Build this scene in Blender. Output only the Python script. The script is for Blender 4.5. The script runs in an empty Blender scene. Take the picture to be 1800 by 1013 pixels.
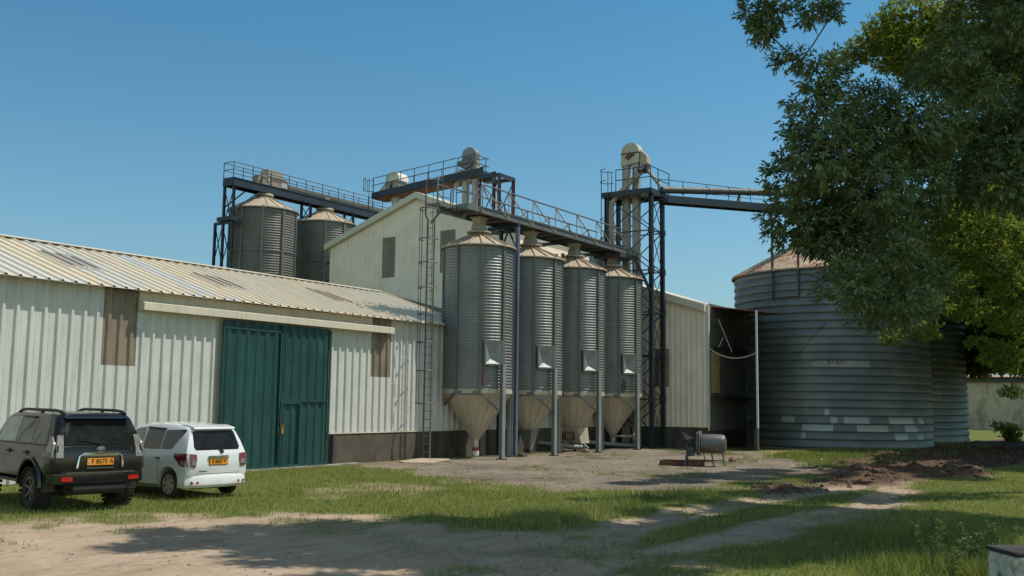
import bpy, bmesh, math, random
import numpy as np
from mathutils import Vector, Matrix
from math import sin, cos, pi, radians, sqrt, atan2
random.seed(11); RNG = np.random.default_rng(11)
S = bpy.context.scene
COL = S.collection
V = Vector

# ------------------------------------------------------------------ helpers
class MB:
    """collects faces; build() links them as ONE mesh object"""
    def __init__(s): s.v = []; s.f = []
    def add(s, vs, fs):
        o = len(s.v); s.v += [tuple(p) for p in vs]; s.f += [tuple(i + o for i in f) for f in fs]
    def box(s, x0, x1, y0, y1, z0, z1):
        s.add([(x0,y0,z0),(x1,y0,z0),(x1,y1,z0),(x0,y1,z0),(x0,y0,z1),(x1,y0,z1),(x1,y1,z1),(x0,y1,z1)],
              [(0,3,2,1),(4,5,6,7),(0,1,5,4),(1,2,6,5),(2,3,7,6),(3,0,4,7)])
    def obox(s, c, ax, ay, az):
        c = V(c); ax = V(ax); ay = V(ay); az = V(az)
        q = [c + a*ax + b*ay + d*az for d in (-1,1) for a, b in ((-1,-1),(1,-1),(1,1),(-1,1))]
        s.add(q, [(0,3,2,1),(4,5,6,7),(0,1,5,4),(1,2,6,5),(2,3,7,6),(3,0,4,7)])
    def beam(s, p0, p1, w, h=None, up=(0,0,1)):
        p0 = V(p0); p1 = V(p1); d = p1 - p0; L = d.length
        if L < 1e-6: return
        d /= L; h = h or w; u = V(up)
        if abs(d.dot(u)) > .98: u = V((1,0,0))
        a = d.cross(u).normalized(); b = a.cross(d)
        s.obox((p0+p1)/2, d*L/2, a*w/2, b*h/2)
    def angle(s, p0, p1, w, t=.012, up=(0,0,1)):
        """L section"""
        p0 = V(p0); p1 = V(p1); d = (p1-p0).normalized(); u = V(up)
        if abs(d.dot(u)) > .98: u = V((1,0,0))
        a = d.cross(u).normalized(); b = a.cross(d)
        m = (p0+p1)/2; L = (p1-p0)/2
        s.obox(m, L, a*w/2, b*t/2); s.obox(m + a*w/2 - b*w/2, L, a*t/2, b*w/2)
    def hsec(s, p0, p1, w, h, t=.02, face=(1,0,0)):
        """H column: two flanges and a web; face = flange normal"""
        p0 = V(p0); p1 = V(p1); d = (p1-p0).normalized(); n = V(face); n = (n - d*n.dot(d)).normalized(); b = d.cross(n)
        m = (p0+p1)/2; L = (p1-p0)/2
        for k in (-1,1): s.obox(m + n*k*(h/2-t/2), L, n*t/2, b*w/2)
        s.obox(m, L, n*(h/2-t), b*t/2)
    def tube(s, p0, p1, r, n=8, r2=None, cap=True):
        s.path([p0, p1], [r, r if r2 is None else r2], n, cap)
    def path(s, pts, r, n=8, cap=True):
        pts = [V(p) for p in pts]; m = len(pts)
        rs = r if isinstance(r, (list, tuple)) else [r]*m
        o = len(s.v); prev = None
        for i, p in enumerate(pts):
            d = (pts[min(i+1,m-1)] - pts[max(i-1,0)]).normalized()
            if prev is None:
                u = V((0,0,1)) if abs(d.z) < .95 else V((1,0,0))
                a = d.cross(u).normalized()
            else: a = (prev - d*prev.dot(d)).normalized()
            prev = a; b = d.cross(a)
            for k in range(n):
                t = 2*pi*k/n; s.v.append(tuple(p + (a*cos(t) + b*sin(t))*rs[i]))
        for i in range(m-1):
            for k in range(n):
                k2 = (k+1) % n
                s.f.append((o+i*n+k, o+i*n+k2, o+(i+1)*n+k2, o+(i+1)*n+k))
        if cap:
            s.f.append(tuple(o+k for k in range(n))[::-1]); s.f.append(tuple(o+(m-1)*n+k for k in range(n)))
    def lathe(s, prof, n=32, c=(0,0,0), a0=0, a1=2*pi, axis=None, closed=False):
        """prof: (radius, height) list; axis: (dir, up-vector) frame or None for z"""
        full = abs(a1-a0-2*pi) < 1e-6; cnt = n if full else n+1
        c = V(c); o = len(s.v)
        if axis is None: ex, ey, ez = V((1,0,0)), V((0,1,0)), V((0,0,1))
        else:
            ez = V(axis).normalized(); u = V((0,0,1)) if abs(ez.z) < .9 else V((1,0,0))
            ex = u.cross(ez).normalized(); ey = ez.cross(ex)
        for r, h in prof:
            for k in range(cnt):
                t = a0 + (a1-a0)*k/n
                s.v.append(tuple(c + ex*(r*cos(t)) + ey*(r*sin(t)) + ez*h))
        m = len(prof)
        for i in range(m-1 if not closed else m):
            i2 = (i+1) % m
            for k in range(n):
                k2 = (k+1) % cnt
                s.f.append((o+i*cnt+k, o+i*cnt+k2, o+i2*cnt+k2, o+i2*cnt+k))
    def prism(s, poly, vec):
        """planar polygon (3d points) extruded by vec"""
        n = len(poly); vec = V(vec); o = len(s.v)
        s.v += [tuple(p) for p in poly] + [tuple(V(p)+vec) for p in poly]
        s.f.append(tuple(o+i for i in range(n))[::-1]); s.f.append(tuple(o+n+i for i in range(n)))
        for i in range(n):
            j = (i+1) % n; s.f.append((o+i, o+j, o+n+j, o+n+i))
    def build(s, name, mat, parent=None, smooth=None, label=None):
        me = bpy.data.meshes.new(name)
        inv = FR.get(parent) if parent is not None else None
        vs = [tuple(inv @ V(p)) for p in s.v] if inv is not None else s.v
        me.from_pydata(vs, [], s.f); me.update()
        bm = bmesh.new(); bm.from_mesh(me); bmesh.ops.recalc_face_normals(bm, faces=bm.faces); bm.to_mesh(me); bm.free()
        if mat is not None: me.materials.append(mat)
        if smooth is not None:
            me.polygons.foreach_set('use_smooth', [True]*len(me.polygons)); me.set_sharp_from_angle(angle=radians(smooth))
        o = bpy.data.objects.new(name, me); COL.objects.link(o)
        if parent is not None: o.parent = parent; FR[o] = inv
        if label: o['label'] = label
        return o
FR = {}
def thing(name, label, cat, loc=(0,0,0), rz=0, group=None):
    o = bpy.data.objects.new(name, None); COL.objects.link(o)
    o.location = loc; o.rotation_euler = (0,0,rz); o['label'] = label; o['category'] = cat
    o.empty_display_size = .3
    if group: o['group'] = group
    FR[o] = (Matrix.Translation(V(loc)) @ Matrix.Rotation(rz, 4, 'Z')).inverted()
    return o
def tag(o, label, cat, group=None):
    o['label'] = label; o['category'] = cat
    if group: o['group'] = group
    return o
def kids(o): return [c for c in COL.objects if c.parent == o]
def dup(root, loc, label):
    r = root.copy(); COL.objects.link(r); r.location = loc; r['label'] = label
    FR[r] = (Matrix.Translation(V(loc)) @ Matrix.Rotation(r.rotation_euler.z, 4, 'Z')).inverted()
    for ch in kids(root):
        c = ch.copy(); COL.objects.link(c); c.parent = r; FR[c] = FR[r]
        for g in kids(ch):
            d = g.copy(); COL.objects.link(d); d.parent = c
    return r

# ------------------------------------------------------------------ materials
def newmat(name):
    m = bpy.data.materials.new(name); m.use_nodes = True
    nt = m.node_tree; nt.nodes.clear()
    out = nt.nodes.new('ShaderNodeOutputMaterial'); b = nt.nodes.new('ShaderNodeBsdfPrincipled')
    nt.links.new(b.outputs[0], out.inputs[0])
    return m, nt, b, out
def nd(nt, t, **kw):
    n = nt.nodes.new(t)
    for k, v in kw.items():
        if k.startswith('i_'): n.inputs[k[2:].replace('_', ' ')].default_value = v
        else: setattr(n, k, v)
    return n
def noise(nt, scale=(1,1,1), sc=5, detail=5, rough=.6, coord='Object'):
    tc = nd(nt, 'ShaderNodeTexCoord'); mp = nd(nt, 'ShaderNodeMapping'); mp.inputs['Scale'].default_value = scale
    oi = nd(nt, 'ShaderNodeObjectInfo'); ml = nd(nt, 'ShaderNodeMath', operation='MULTIPLY'); nt.links.new(oi.outputs['Random'], ml.inputs[0]); ml.inputs[1].default_value = 37.; nt.links.new(ml.outputs[0], mp.inputs['Location'])
    nt.links.new(tc.outputs[coord], mp.inputs[0])
    n = nd(nt, 'ShaderNodeTexNoise', i_Scale=sc, i_Detail=detail, i_Roughness=rough)
    nt.links.new(mp.outputs[0], n.inputs['Vector'])
    return n
def ramp(nt, fac, stops):
    r = nd(nt, 'ShaderNodeValToRGB'); e = r.color_ramp.elements
    while len(e) < len(stops): e.new(.5)
    for el, (p, c) in zip(e, stops): el.position = p; el.color = (*c, 1) if len(c) == 3 else c
    nt.links.new(fac, r.inputs[0]); return r
def mix(nt, a, b, fac, mode='MIX'):
    m = nd(nt, 'ShaderNodeMix', data_type='RGBA', blend_type=mode)
    for sock, val in ((m.inputs['Factor'], fac), (m.inputs['A'], a), (m.inputs['B'], b)):
        if hasattr(val, 'is_linked') or hasattr(val, 'links'): nt.links.new(val, sock)
        else: sock.default_value = val if not isinstance(val, tuple) or len(val) == 4 else (*val, 1)
    return m.outputs['Result']
def bump(nt, b, src, strength=.2, dist=.02):
    bp = nd(nt, 'ShaderNodeBump', i_Strength=strength, i_Distance=dist)
    nt.links.new(src, bp.inputs['Height']); nt.links.new(bp.outputs[0], b.inputs['Normal'])
def G3(x): return (x, x, x)
def paint(name, col, dirt=(.12,.09,.06), amt=.5, rough=.5, metal=0, streak=(6,6,.5), sc=2.0, var=.12, rust=None, rust_t=.62, bmp=.05, spec=.4):
    """weathered sheet metal / paint: base colour, broad mottling, vertical streaks, optional rust blooms"""
    m, nt, b, out = newmat(name)
    n1 = noise(nt, streak, sc, 6, .65); n2 = noise(nt, (1,1,1), 1.1, 4, .55)
    lo = tuple(max(0, c*(1-var)) for c in col); hi = tuple(min(1, c*(1+var)) for c in col)
    base = ramp(nt, n2.outputs['Fac'], [(.3, lo), (.7, hi)]).outputs[0]
    d = ramp(nt, n1.outputs['Fac'], [(.48, G3(0)), (.8, G3(amt))]).outputs[0]
    c = mix(nt, base, dirt, d)
    if rust:
        n3 = noise(nt, (1,1,.6), 3.1, 8, .7)
        rf = ramp(nt, n3.outputs['Fac'], [(rust_t, G3(0)), (rust_t+.1, G3(.9))]).outputs[0]
        c = mix(nt, c, rust, rf)
    nt.links.new(c, b.inputs['Base Color'])
    rr = ramp(nt, n1.outputs['Fac'], [(.3, G3(rough*.85)), (.75, G3(min(1, rough*1.3)))])
    nt.links.new(rr.outputs[0], b.inputs['Roughness'])
    b.inputs['Metallic'].default_value = metal; b.inputs['Specular IOR Level'].default_value = spec
    if bmp:
        bump(nt, b, noise(nt, (1,1,1), 14, 4).outputs['Fac'], bmp, .01)
        b1 = b.inputs['Normal'].links[0].from_node                      # and slow dents
        b2 = nd(nt, 'ShaderNodeBump', i_Strength=.35, i_Distance=.03); nt.links.new(noise(nt, (1,1,.5), 1.7, 2).outputs['Fac'], b2.inputs['Height']); nt.links.new(b2.outputs[0], b1.inputs['Normal'])
    return m
def plain(name, col, rough=.5, metal=0, spec=.5, coat=0, var=.1):
    m, nt, b, out = newmat(name)
    n = noise(nt, (1,1,1), 6, 4)
    r = ramp(nt, n.outputs['Fac'], [(.3, tuple(c*(1-var) for c in col)), (.7, tuple(min(1,c*(1+var)) for c in col))])
    nt.links.new(r.outputs[0], b.inputs['Base Color'])
    b.inputs['Roughness'].default_value = rough; b.inputs['Metallic'].default_value = metal
    b.inputs['Specular IOR Level'].default_value = spec; b.inputs['Coat Weight'].default_value = coat
    return m

M = {}
RUST = (.16,.065,.028)
M['wall_white'] = paint('white_wall_sheeting', (.53,.535,.505), (.25,.20,.13), .4, .5, streak=(3,3,.35), var=.06)
M['wall_cream'] = paint('cream_wall_sheeting', (.77,.66,.535), (.45,.34,.23), .25, .55, streak=(3,3,.3), var=.08)
M['trim'] = paint('pale_trim_paint', (.58,.54,.43), (.27,.2,.12), .5, .5, var=.07)
M['green'] = paint('teal_door_paint', (.010,.058,.056), (.08,.10,.085), .4, .42, var=.25, streak=(4,4,.5))
M['galv'] = paint('weathered_galvanised_sheet', (.22,.232,.222), (.14,.12,.095), .5, .46, .45, streak=(4,4,.3), var=.12)
M['galv_old'] = paint('dull_old_galvanised_sheet', (.15,.145,.13), (.09,.075,.058), .5, .55, .3, streak=(4,4,.3), var=.12)
M['cone'] = paint('dusty_hopper_sheet', (.47,.42,.335), (.24,.185,.12), .5, .55, .1, streak=(5,5,.4), var=.1, rust=RUST, rust_t=.74)
M['dusty'] = paint('grain_dust_on_steel', (.40,.33,.25), (.19,.12,.07), .6, .75, 0, streak=(3,3,3), var=.15, rust=RUST, rust_t=.66)
M['duct'] = paint('dusty_galvanised_duct', (.36,.335,.28), (.2,.14,.08), .6, .5, .2, streak=(6,6,.6), var=.12, rust=RUST, rust_t=.66)
M['navy'] = paint('navy_steel_paint', (.018,.029,.045), (.06,.05,.045), .5, .45, var=.25, rust=(.09,.035,.03), rust_t=.66)
M['blue'] = paint('worn_blue_pipe_paint', (.10,.13,.185), (.12,.12,.13), .4, .4, var=.2)
M['steel'] = paint('grey_steel_section', (.14,.155,.155), (.12,.09,.07), .5, .5, .3, var=.15, rust=RUST, rust_t=.7)
M['leg_steel'] = paint('galvanised_leg_steel', (.27,.295,.295), (.14,.12,.1), .5, .5, .3, var=.12, rust=RUST, rust_t=.72)
M['dark_steel'] = paint('dark_painted_steel', (.045,.05,.055), (.11,.07,.05), .5, .5, var=.25, rust=RUST, rust_t=.68)
M['rusty'] = paint('rusty_steel', (.115,.055,.032), (.05,.028,.02), .8, .85, streak=(4,4,1.5), var=.35)
M['patch'] = paint('bright_replacement_sheet', (.36,.385,.38), (.3,.32,.31), .6, .45, .3, streak=(6,6,.5), var=.1)
M['hatch'] = paint('dull_hatch_sheet', (.27,.29,.29), (.18,.17,.15), .5, .5, .3, streak=(6,6,.5), var=.1)
M['red_mark'] = plain('faded_red_paint', (.28,.05,.05), .7)
M['white_mark'] = plain('chalky_white_paint', (.6,.58,.52), .7)
M['shutter'] = paint('brown_translucent_sheet', (.225,.18,.135), (.08,.058,.042), .8, .5, streak=(5,5,.5), var=.2)
M['dark_void'] = plain('dark_opening_shade', (.03,.029,.027), .9)
M['bay'] = paint('shade_darkened_bay_sheeting', (.125,.115,.095), (.05,.042,.033), .6, .8, var=.2)  # base colour darkened to stand for the shade inside the bay
M['plywood'] = plain('yellowed_board', (.42,.30,.13), .7, var=.2)
M['drum'] = paint('scuffed_mixer_steel', (.13,.125,.12), (.1,.075,.055), .7, .45, .5, streak=(5,5,5), var=.2, rust=RUST, rust_t=.62)
M['blk_plastic'] = plain('black_plastic', (.014,.014,.015), .5)
M['rubber'] = paint('dusty_tyre_rubber', (.028,.026,.024), (.13,.10,.07), .55, .85, streak=(3,3,3), sc=4, var=.3, spec=.2)
M['chrome'] = plain('bright_chrome', (.78,.79,.8), .12, 1)
M['alloy'] = plain('silver_wheel_alloy', (.45,.46,.46), .35, .8)
M['bluerim'] = plain('dark_blue_wheel_rim', (.02,.035,.075), .35, .3)
M['red_lens'] = plain('red_lens', (.42,.016,.012), .18, 0, .5, .4)
M['dark_red_lens'] = plain('smoked_red_lens', (.16,.018,.018), .12, 0, .6, .6)
M['clear_lens'] = plain('clear_lamp_lens', (.20,.19,.175), .3, .0, .5, .3, var=.4)
M['plate'] = plain('orange_plate', (.72,.27,.012), .5)
M['ink'] = plain('black_plate_ink', (.02,.012,.006), .6)
M['concrete'] = None

def m_car(name, col, mud, mudh, rough=.22):
    m, nt, b, out = newmat(name)
    tc = nd(nt, 'ShaderNodeTexCoord'); sp = nd(nt, 'ShaderNodeSeparateXYZ'); nt.links.new(tc.outputs['Object'], sp.inputs[0])
    n = noise(nt, (1,1,1), 3.5, 7, .65)
    a = nd(nt, 'ShaderNodeMath', operation='MULTIPLY_ADD'); nt.links.new(n.outputs['Fac'], a.inputs[0]); a.inputs[1].default_value = -.9; a.inputs[2].default_value = mudh+.45
    s = nd(nt, 'ShaderNodeMath', operation='SUBTRACT'); nt.links.new(a.outputs[0], s.inputs[0]); nt.links.new(sp.outputs['Z'], s.inputs[1])
    f = ramp(nt, s.outputs[0], [(0, G3(0)), (.35, G3(.8))])
    film = ramp(nt, n.outputs['Fac'], [(.45, G3(.0)), (.85, G3(.05))])
    c0 = mix(nt, col, mud, film.outputs[0])
    c = mix(nt, c0, mud, f.outputs[0]); nt.links.new(c, b.inputs['Base Color'])
    r = ramp(nt, f.outputs[0], [(0, G3(rough)), (1, G3(.85))]); nt.links.new(r.outputs[0], b.inputs['Roughness'])
    b.inputs['Coat Weight'].default_value = .6; b.inputs['Coat Roughness'].default_value = .06
    return m
M['suv_paint'] = m_car('black_car_paint', (.006,.0062,.0068), (.14,.085,.05), .36)
M['suv_paint'].node_tree.nodes['Principled BSDF'].inputs['Coat Weight'].default_value = .35; M['suv_paint'].node_tree.nodes['Principled BSDF'].inputs['Specular IOR Level'].default_value = .3
M['hatch_paint'] = m_car('white_car_paint', (.66,.67,.68), (.36,.30,.22), .34)
def m_glass(name, tint=(.012,.014,.015), rough=.04):
    m, nt, b, out = newmat(name)
    n = noise(nt, (1,1,1), 5, 5); r = ramp(nt, n.outputs['Fac'], [(.4, tint), (.8, tuple(t*1.8+.006 for t in tint))])
    nt.links.new(r.outputs[0], b.inputs['Base Color']); b.inputs['Roughness'].default_value = rough
    b.inputs['Specular IOR Level'].default_value = .9
    return m
M['glass'] = m_glass('tinted_car_glass')
M['glass_dark'] = m_glass('dark_car_glass', (.008,.009,.009), .05); M['glass_dark'].node_tree.nodes['Principled BSDF'].inputs['Specular IOR Level'].default_value = .3
M['glass_clear'] = m_glass('pale_car_glass', (.17,.20,.17), .08)

def m_roof():
    m, nt, b, out = newmat('cream_roof_sheeting')
    tc = nd(nt, 'ShaderNodeTexCoord'); sp = nd(nt, 'ShaderNodeSeparateXYZ'); nt.links.new(tc.outputs['Object'], sp.inputs[0])
    # each sheet is about 0.7 m wide and has weathered on its own
    q = nd(nt, 'ShaderNodeMath', operation='MULTIPLY'); nt.links.new(sp.outputs['X'], q.inputs[0]); q.inputs[1].default_value = 1/.756
    fl = nd(nt, 'ShaderNodeMath', operation='FLOOR'); nt.links.new(q.outputs[0], fl.inputs[0])
    yq = nd(nt, 'ShaderNodeMath', operation='MULTIPLY'); nt.links.new(sp.outputs['Y'], yq.inputs[0]); yq.inputs[1].default_value = .16
    yf = nd(nt, 'ShaderNodeMath', operation='FLOOR'); nt.links.new(yq.outputs[0], yf.inputs[0])
    cb = nd(nt, 'ShaderNodeCombineXYZ'); nt.links.new(fl.outputs[0], cb.inputs[0]); nt.links.new(yf.outputs[0], cb.inputs[1])
    wn = nd(nt, 'ShaderNodeTexWhiteNoise', noise_dimensions='3D'); nt.links.new(cb.outputs[0], wn.inputs['Vector'])
    sheet = ramp(nt, wn.outputs['Value'], [(0, (.60,.52,.38)), (.55, (.56,.50,.39)), (.8, (.52,.50,.44)), (1, (.50,.51,.50))])
    n1 = noise(nt, (2.5,.25,1), 2.2, 7, .65); d = ramp(nt, n1.outputs['Fac'], [(.5, G3(0)), (.82, G3(.5))])
    c = mix(nt, sheet.outputs[0], (.30,.21,.12), d.outputs[0])
    n2 = noise(nt, (1,1,1), 7, 6, .7); f2 = ramp(nt, n2.outputs['Fac'], [(.66, G3(0)), (.75, G3(.6))])
    c = mix(nt, c, (.2,.11,.06), f2.outputs[0])
    nt.links.new(c, b.inputs['Base Color']); b.inputs['Roughness'].default_value = .6
    return m
M['roof'] = m_roof()

def m_tank():
    m, nt, b, out = newmat('weathered_tank_sheet')
    n1 = noise(nt, (3.2,3.2,.22), 2.2, 7, .7); n2 = noise(nt, (1,1,1), .7, 3, .5); n3 = noise(nt, (1,1,1), 9, 4)
    base = ramp(nt, n2.outputs['Fac'], [(.30, (.115,.145,.153)), (.52, (.155,.185,.19)), (.72, (.25,.26,.232))])
    st = ramp(nt, n1.outputs['Fac'], [(.5, G3(0)), (.78, G3(.6))])
    c = mix(nt, base.outputs[0], (.15,.125,.09), st.outputs[0])
    st2 = ramp(nt, n1.outputs['Fac'], [(.25, G3(.5)), (.42, G3(0))])
    c = mix(nt, c, (.26,.28,.275), st2.outputs[0])
    nt.links.new(c, b.inputs['Base Color']); b.inputs['Metallic'].default_value = .3; b.inputs['Roughness'].default_value = .55
    bump(nt, b, n3.outputs['Fac'], .08, .01)
    return m
M['tank'] = m_tank()
M['tank_roof'] = paint('rust_streaked_tank_roof', (.42,.34,.24), (.22,.10,.05), .95, .65, .05, streak=(1.2,1.2,1.2), sc=1.6, var=.2, rust=(.22,.075,.035), rust_t=.5)

def m_concrete(name, top, low, moss=None, sc=1.0):
    m, nt, b, out = newmat(name)
    n1 = noise(nt, (1,1,1), 2.0*sc, 8, .7); n2 = noise(nt, (1,1,.4 if sc == 1 else 1), 1.2*sc, 6, .65)
    c = ramp(nt, n1.outputs['Fac'], [(.3, low), (.68, top)]).outputs[0]
    s = ramp(nt, n2.outputs['Fac'], [(.48, G3(0)), (.66, G3(.8))])
    c = mix(nt, c, moss or tuple(x*.35 for x in low), s.outputs[0])
    nt.links.new(c, b.inputs['Base Color']); b.inputs['Roughness'].default_value = .92
    bump(nt, b, noise(nt, (1,1,1), 18, 6, .7).outputs['Fac'], .35, .015)
    return m
M['plinth'] = m_concrete('stained_blockwork', (.10,.085,.064), (.055,.047,.036))
M['concrete'] = m_concrete('pale_concrete', (.36,.32,.26), (.22,.19,.15))
M['block'] = m_concrete('limewashed_mossy_concrete', (.66,.65,.59), (.38,.37,.32), (.035,.038,.028), 3.5)
M['block_top'] = m_concrete('blackened_concrete_top', (.045,.045,.042), (.025,.025,.024))
M['far_wall'] = m_concrete('sandy_plaster_wall', (.55,.45,.32), (.44,.35,.24), (.24,.18,.12))
M['stone'] = m_concrete('orange_rubble', (.34,.20,.11), (.22,.12,.07))

def m_leaf(name, cols, trans, gloss, tcol):
    m = bpy.data.materials.new(name); m.use_nodes = True; nt = m.node_tree; nt.nodes.clear()
    out = nt.nodes.new('ShaderNodeOutputMaterial'); b = nt.nodes.new('ShaderNodeBsdfPrincipled')
    at = nd(nt, 'ShaderNodeAttribute', attribute_name='rnd')
    r = ramp(nt, at.outputs['Fac'], cols); nt.links.new(r.outputs[0], b.inputs['Base Color'])
    b.inputs['Roughness'].default_value = gloss; b.inputs['Specular IOR Level'].default_value = .45
    t = nd(nt, 'ShaderNodeBsdfTranslucent')
    tr = mix(nt, r.outputs[0], tcol, .6); nt.links.new(tr, t.inputs[0])
    mx = nd(nt, 'ShaderNodeMixShader'); mx.inputs[0].default_value = trans
    nt.links.new(b.outputs[0], mx.inputs[1]); nt.links.new(t.outputs[0], mx.inputs[2]); nt.links.new(mx.outputs[0], out.inputs[0])
    return m
M['leaf_dark'] = m_leaf('dark_leathery_leaf', [(0, (.085,.125,.058)), (.5, (.135,.185,.082)), (.88, (.21,.25,.11)), (.96, (.20,.17,.07)), (1, (.40,.24,.08))], .36, .36, (.20,.26,.05))
M['leaf_lime'] = m_leaf('feathery_lime_leaf', [(0, (.065,.115,.02)), (.5, (.115,.17,.028)), (1, (.21,.235,.045))], .55, .5, (.34,.42,.04))
M['grass'] = m_leaf('grass_blade', [(0, (.085,.125,.028)), (.5, (.175,.21,.048)), (.85, (.29,.30,.09)), (1, (.42,.36,.17))], .40, .5, (.33,.38,.07))
M['weed'] = m_leaf('weed_leaf', [(0, (.06,.11,.03)), (.6, (.12,.17,.05)), (1, (.22,.24,.09))], .35, .5, (.20,.26,.06))
M['litter'] = m_leaf('dry_litter', [(0, (.10,.065,.035)), (.5, (.20,.13,.07)), (.8, (.33,.26,.16)), (1, (.5,.47,.4))], .05, .8, (.2,.13,.06))
M['bark'] = m_concrete('rough_bark', (.10,.075,.05), (.05,.038,.027), (.035,.03,.022))

# ------------------------------------------------------------------ numpy value noise
def vnoise(x, y, sc, seed=0):
    x = np.asarray(x)*sc + seed*17.3; y = np.asarray(y)*sc - seed*9.1
    xi = np.floor(x).astype(np.int64); yi = np.floor(y).astype(np.int64); fx = x-xi; fy = y-yi
    fx = fx*fx*(3-2*fx); fy = fy*fy*(3-2*fy)
    def h(a, b):
        n = (a*374761393 + b*668265263 + seed*974634) & 0x7fffffff
        n = ((n ^ (n >> 13))*1274126177) & 0x7fffffff
        return ((n ^ (n >> 16)) & 0xffff)/65535.
    return (h(xi,yi)*(1-fx)+h(xi+1,yi)*fx)*(1-fy) + (h(xi,yi+1)*(1-fx)+h(xi+1,yi+1)*fx)*fy
def fbm(x, y, sc, o=4, seed=0):
    t = 0; a = .5; tot = 0
    for i in range(o): t = t + a*vnoise(x, y, sc*2**i, seed+i); tot += a; a *= .55
    return t/tot
def sdist(x, y, poly):
    """signed distance to polygon, positive inside"""
    x = np.asarray(x, float); y = np.asarray(y, float); ins = np.zeros(x.shape, bool); dm = np.full(x.shape, 1e9)
    n = len(poly)
    for i in range(n):
        x0, y0 = poly[i]; x1, y1 = poly[(i+1) % n]
        c = ((y0 > y) != (y1 > y)) & (x < (x1-x0)*(y-y0)/((y1-y0) if y1 != y0 else 1e-9)+x0); ins ^= c
        dx, dy = x1-x0, y1-y0; t = np.clip(((x-x0)*dx+(y-y0)*dy)/(dx*dx+dy*dy), 0, 1)
        dm = np.minimum(dm, np.hypot(x-x0-t*dx, y-y0-t*dy))
    return np.where(ins, dm, -dm)
P_APRON = [(26.8,23.9),(25.2,20.9),(22.9,16.9),(22.4,14.7),(22.3,13.0),(23.9,12.2),(24.3,10.9),(27.8,10.3),(34,10.3),(39.5,12.4),(43.4,15.0),(47.3,17.5),(47.3,24.2)]
P_DIRT = [(-8,26),(6,19.5),(9.8,16.8),(12.3,16.4),(14,15.2),(14.8,13),(14.3,10.6),(14.6,9.6),(15.7,9.1),(19.3,8.9),(23.6,8.7),(29.8,8.3),(34,7.4),(28,6.0),(24,5.3),(20,5.25),(16,5.6),(13,5.9),(11.5,6.2),(9.6,6.2),(6,5),(-8,2)]
P_STRIP = [(13.2,6.95),(16.2,7.55),(19.4,7.95),(22.2,7.8),(25.5,7.5),(29.5,7.15),(28,6.75),(23,6.4),(20.5,6.5),(18,6.7),(15.5,6.75)]
P_MUD = [(24.2,8.3),(27,9.1),(33,10.0),(40,11.2),(44,11.6),(51,11.8),(73,11.5),(84,9),(60,5),(42,5.4),(33.4,6.0),(28,7.3)]
def sm(a, lo, hi): t = np.clip((a-lo)/(hi-lo), 0, 1); return t*t*(3-2*t)
def masks(x, y):
    j = (fbm(x, y, .55, 4, 3)-.5)
    gravel = sm(sdist(x, y, P_APRON)+j*2.6+(fbm(x,y,2.0,3,18)-.5)*1.6, -.5, .55)
    dd = sdist(x, y, P_DIRT)
    narrow = sm(x, 12, 16); dirt = sm(dd+(j*3.4+(fbm(x,y,2.2,3,8)-.5)*2.2)*(1-.72*narrow), -.9+.6*narrow, .7-.4*narrow)
    strip = sm(sdist(x, y, P_STRIP)+j*.8, -.12, .2)
    dirt = dirt*(1-strip)
    tuft = sm(fbm(x, y, .9, 3, 21), .56, .68)*sm(-dd, -3.6, .3)*(1-.6*narrow)       # stray tufts near the edge of the bare ground
    dirt = dirt*(1-tuft*.8)
    bald = sm(fbm(x, y, .38, 4, 31), .60, .76)*.5                      # thin places in the lawn
    right = sm(7.3-y, 0, .6)*sm(x, 10, 12)
    mud = sm(sdist(x, y, P_MUD)+j*3.0, -.4, .4)
    nearwall = 0
    grass = (1-gravel)*(1-dirt)*(1-mud*.93)*(1-bald*(1-.6*right))
    return gravel, dirt, mud, np.clip(grass, 0, 1)
def height(x, y):
    g, d, m, gr = masks(x, y)
    h = (fbm(x, y, .35, 3, 5)-.5)*.05*(1-g) + (fbm(x, y, 3.0, 3, 9)-.5)*.022*(1-g)
    h = h + m*(.02+.48*np.maximum(0, fbm(x, y, .9, 4, 41)-.42)+.16*(fbm(x,y,3.2,3,43)-.4))*sm(13-y, 0, 3)
    # ruts
    for yc, k_, w in ((8.45,.03,.4),(6.2,.05,.4)):
        h = h - .045*np.exp(-((y-yc+k_*(x-18))/w)**2)*d
    far = sm(np.hypot(x-25, y-8), 60, 140)
    flat = sm(y, 23.2, 23.9)
    return h*(1-far)*(1-flat)

# ------------------------------------------------------------------ ground
def axis_pts(a, b, st, ext):
    core = list(np.arange(a, b, st)); lo = []; hi = []; s = st; p = a
    while p > -ext: s *= 1.25; p -= s; lo.append(p)
    s = st; p = core[-1]
    while p < ext: s *= 1.25; p += s; hi.append(p)
    return np.array(lo[::-1]+core+hi)
xs = axis_pts(5, 60, .16, 900); ys = axis_pts(-6, 26, .16, 900)
GX, GY = np.meshgrid(xs, ys, indexing='ij'); gx = GX.ravel(); gy = GY.ravel()
gz = height(gx, gy); mg, mdirt, mmud, mgrass = masks(gx, gy)
nx, ny = len(xs), len(ys)
me = bpy.data.meshes.new('ground')
ii = (np.arange(nx-1)[:,None]*ny + np.arange(ny-1)[None,:]).ravel()
quads = np.stack([ii, ii+ny, ii+ny+1, ii+1], 1)
me.vertices.add(len(gx)); me.vertices.foreach_set('co', np.stack([gx,gy,gz],1).ravel())
me.loops.add(quads.size); me.polygons.add(len(quads))
me.polygons.foreach_set('loop_start', np.arange(len(quads))*4); me.loops.foreach_set('vertex_index', quads.ravel())
me.polygons.foreach_set('use_smooth', np.ones(len(quads), bool)); me.update(calc_edges=True)
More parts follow.
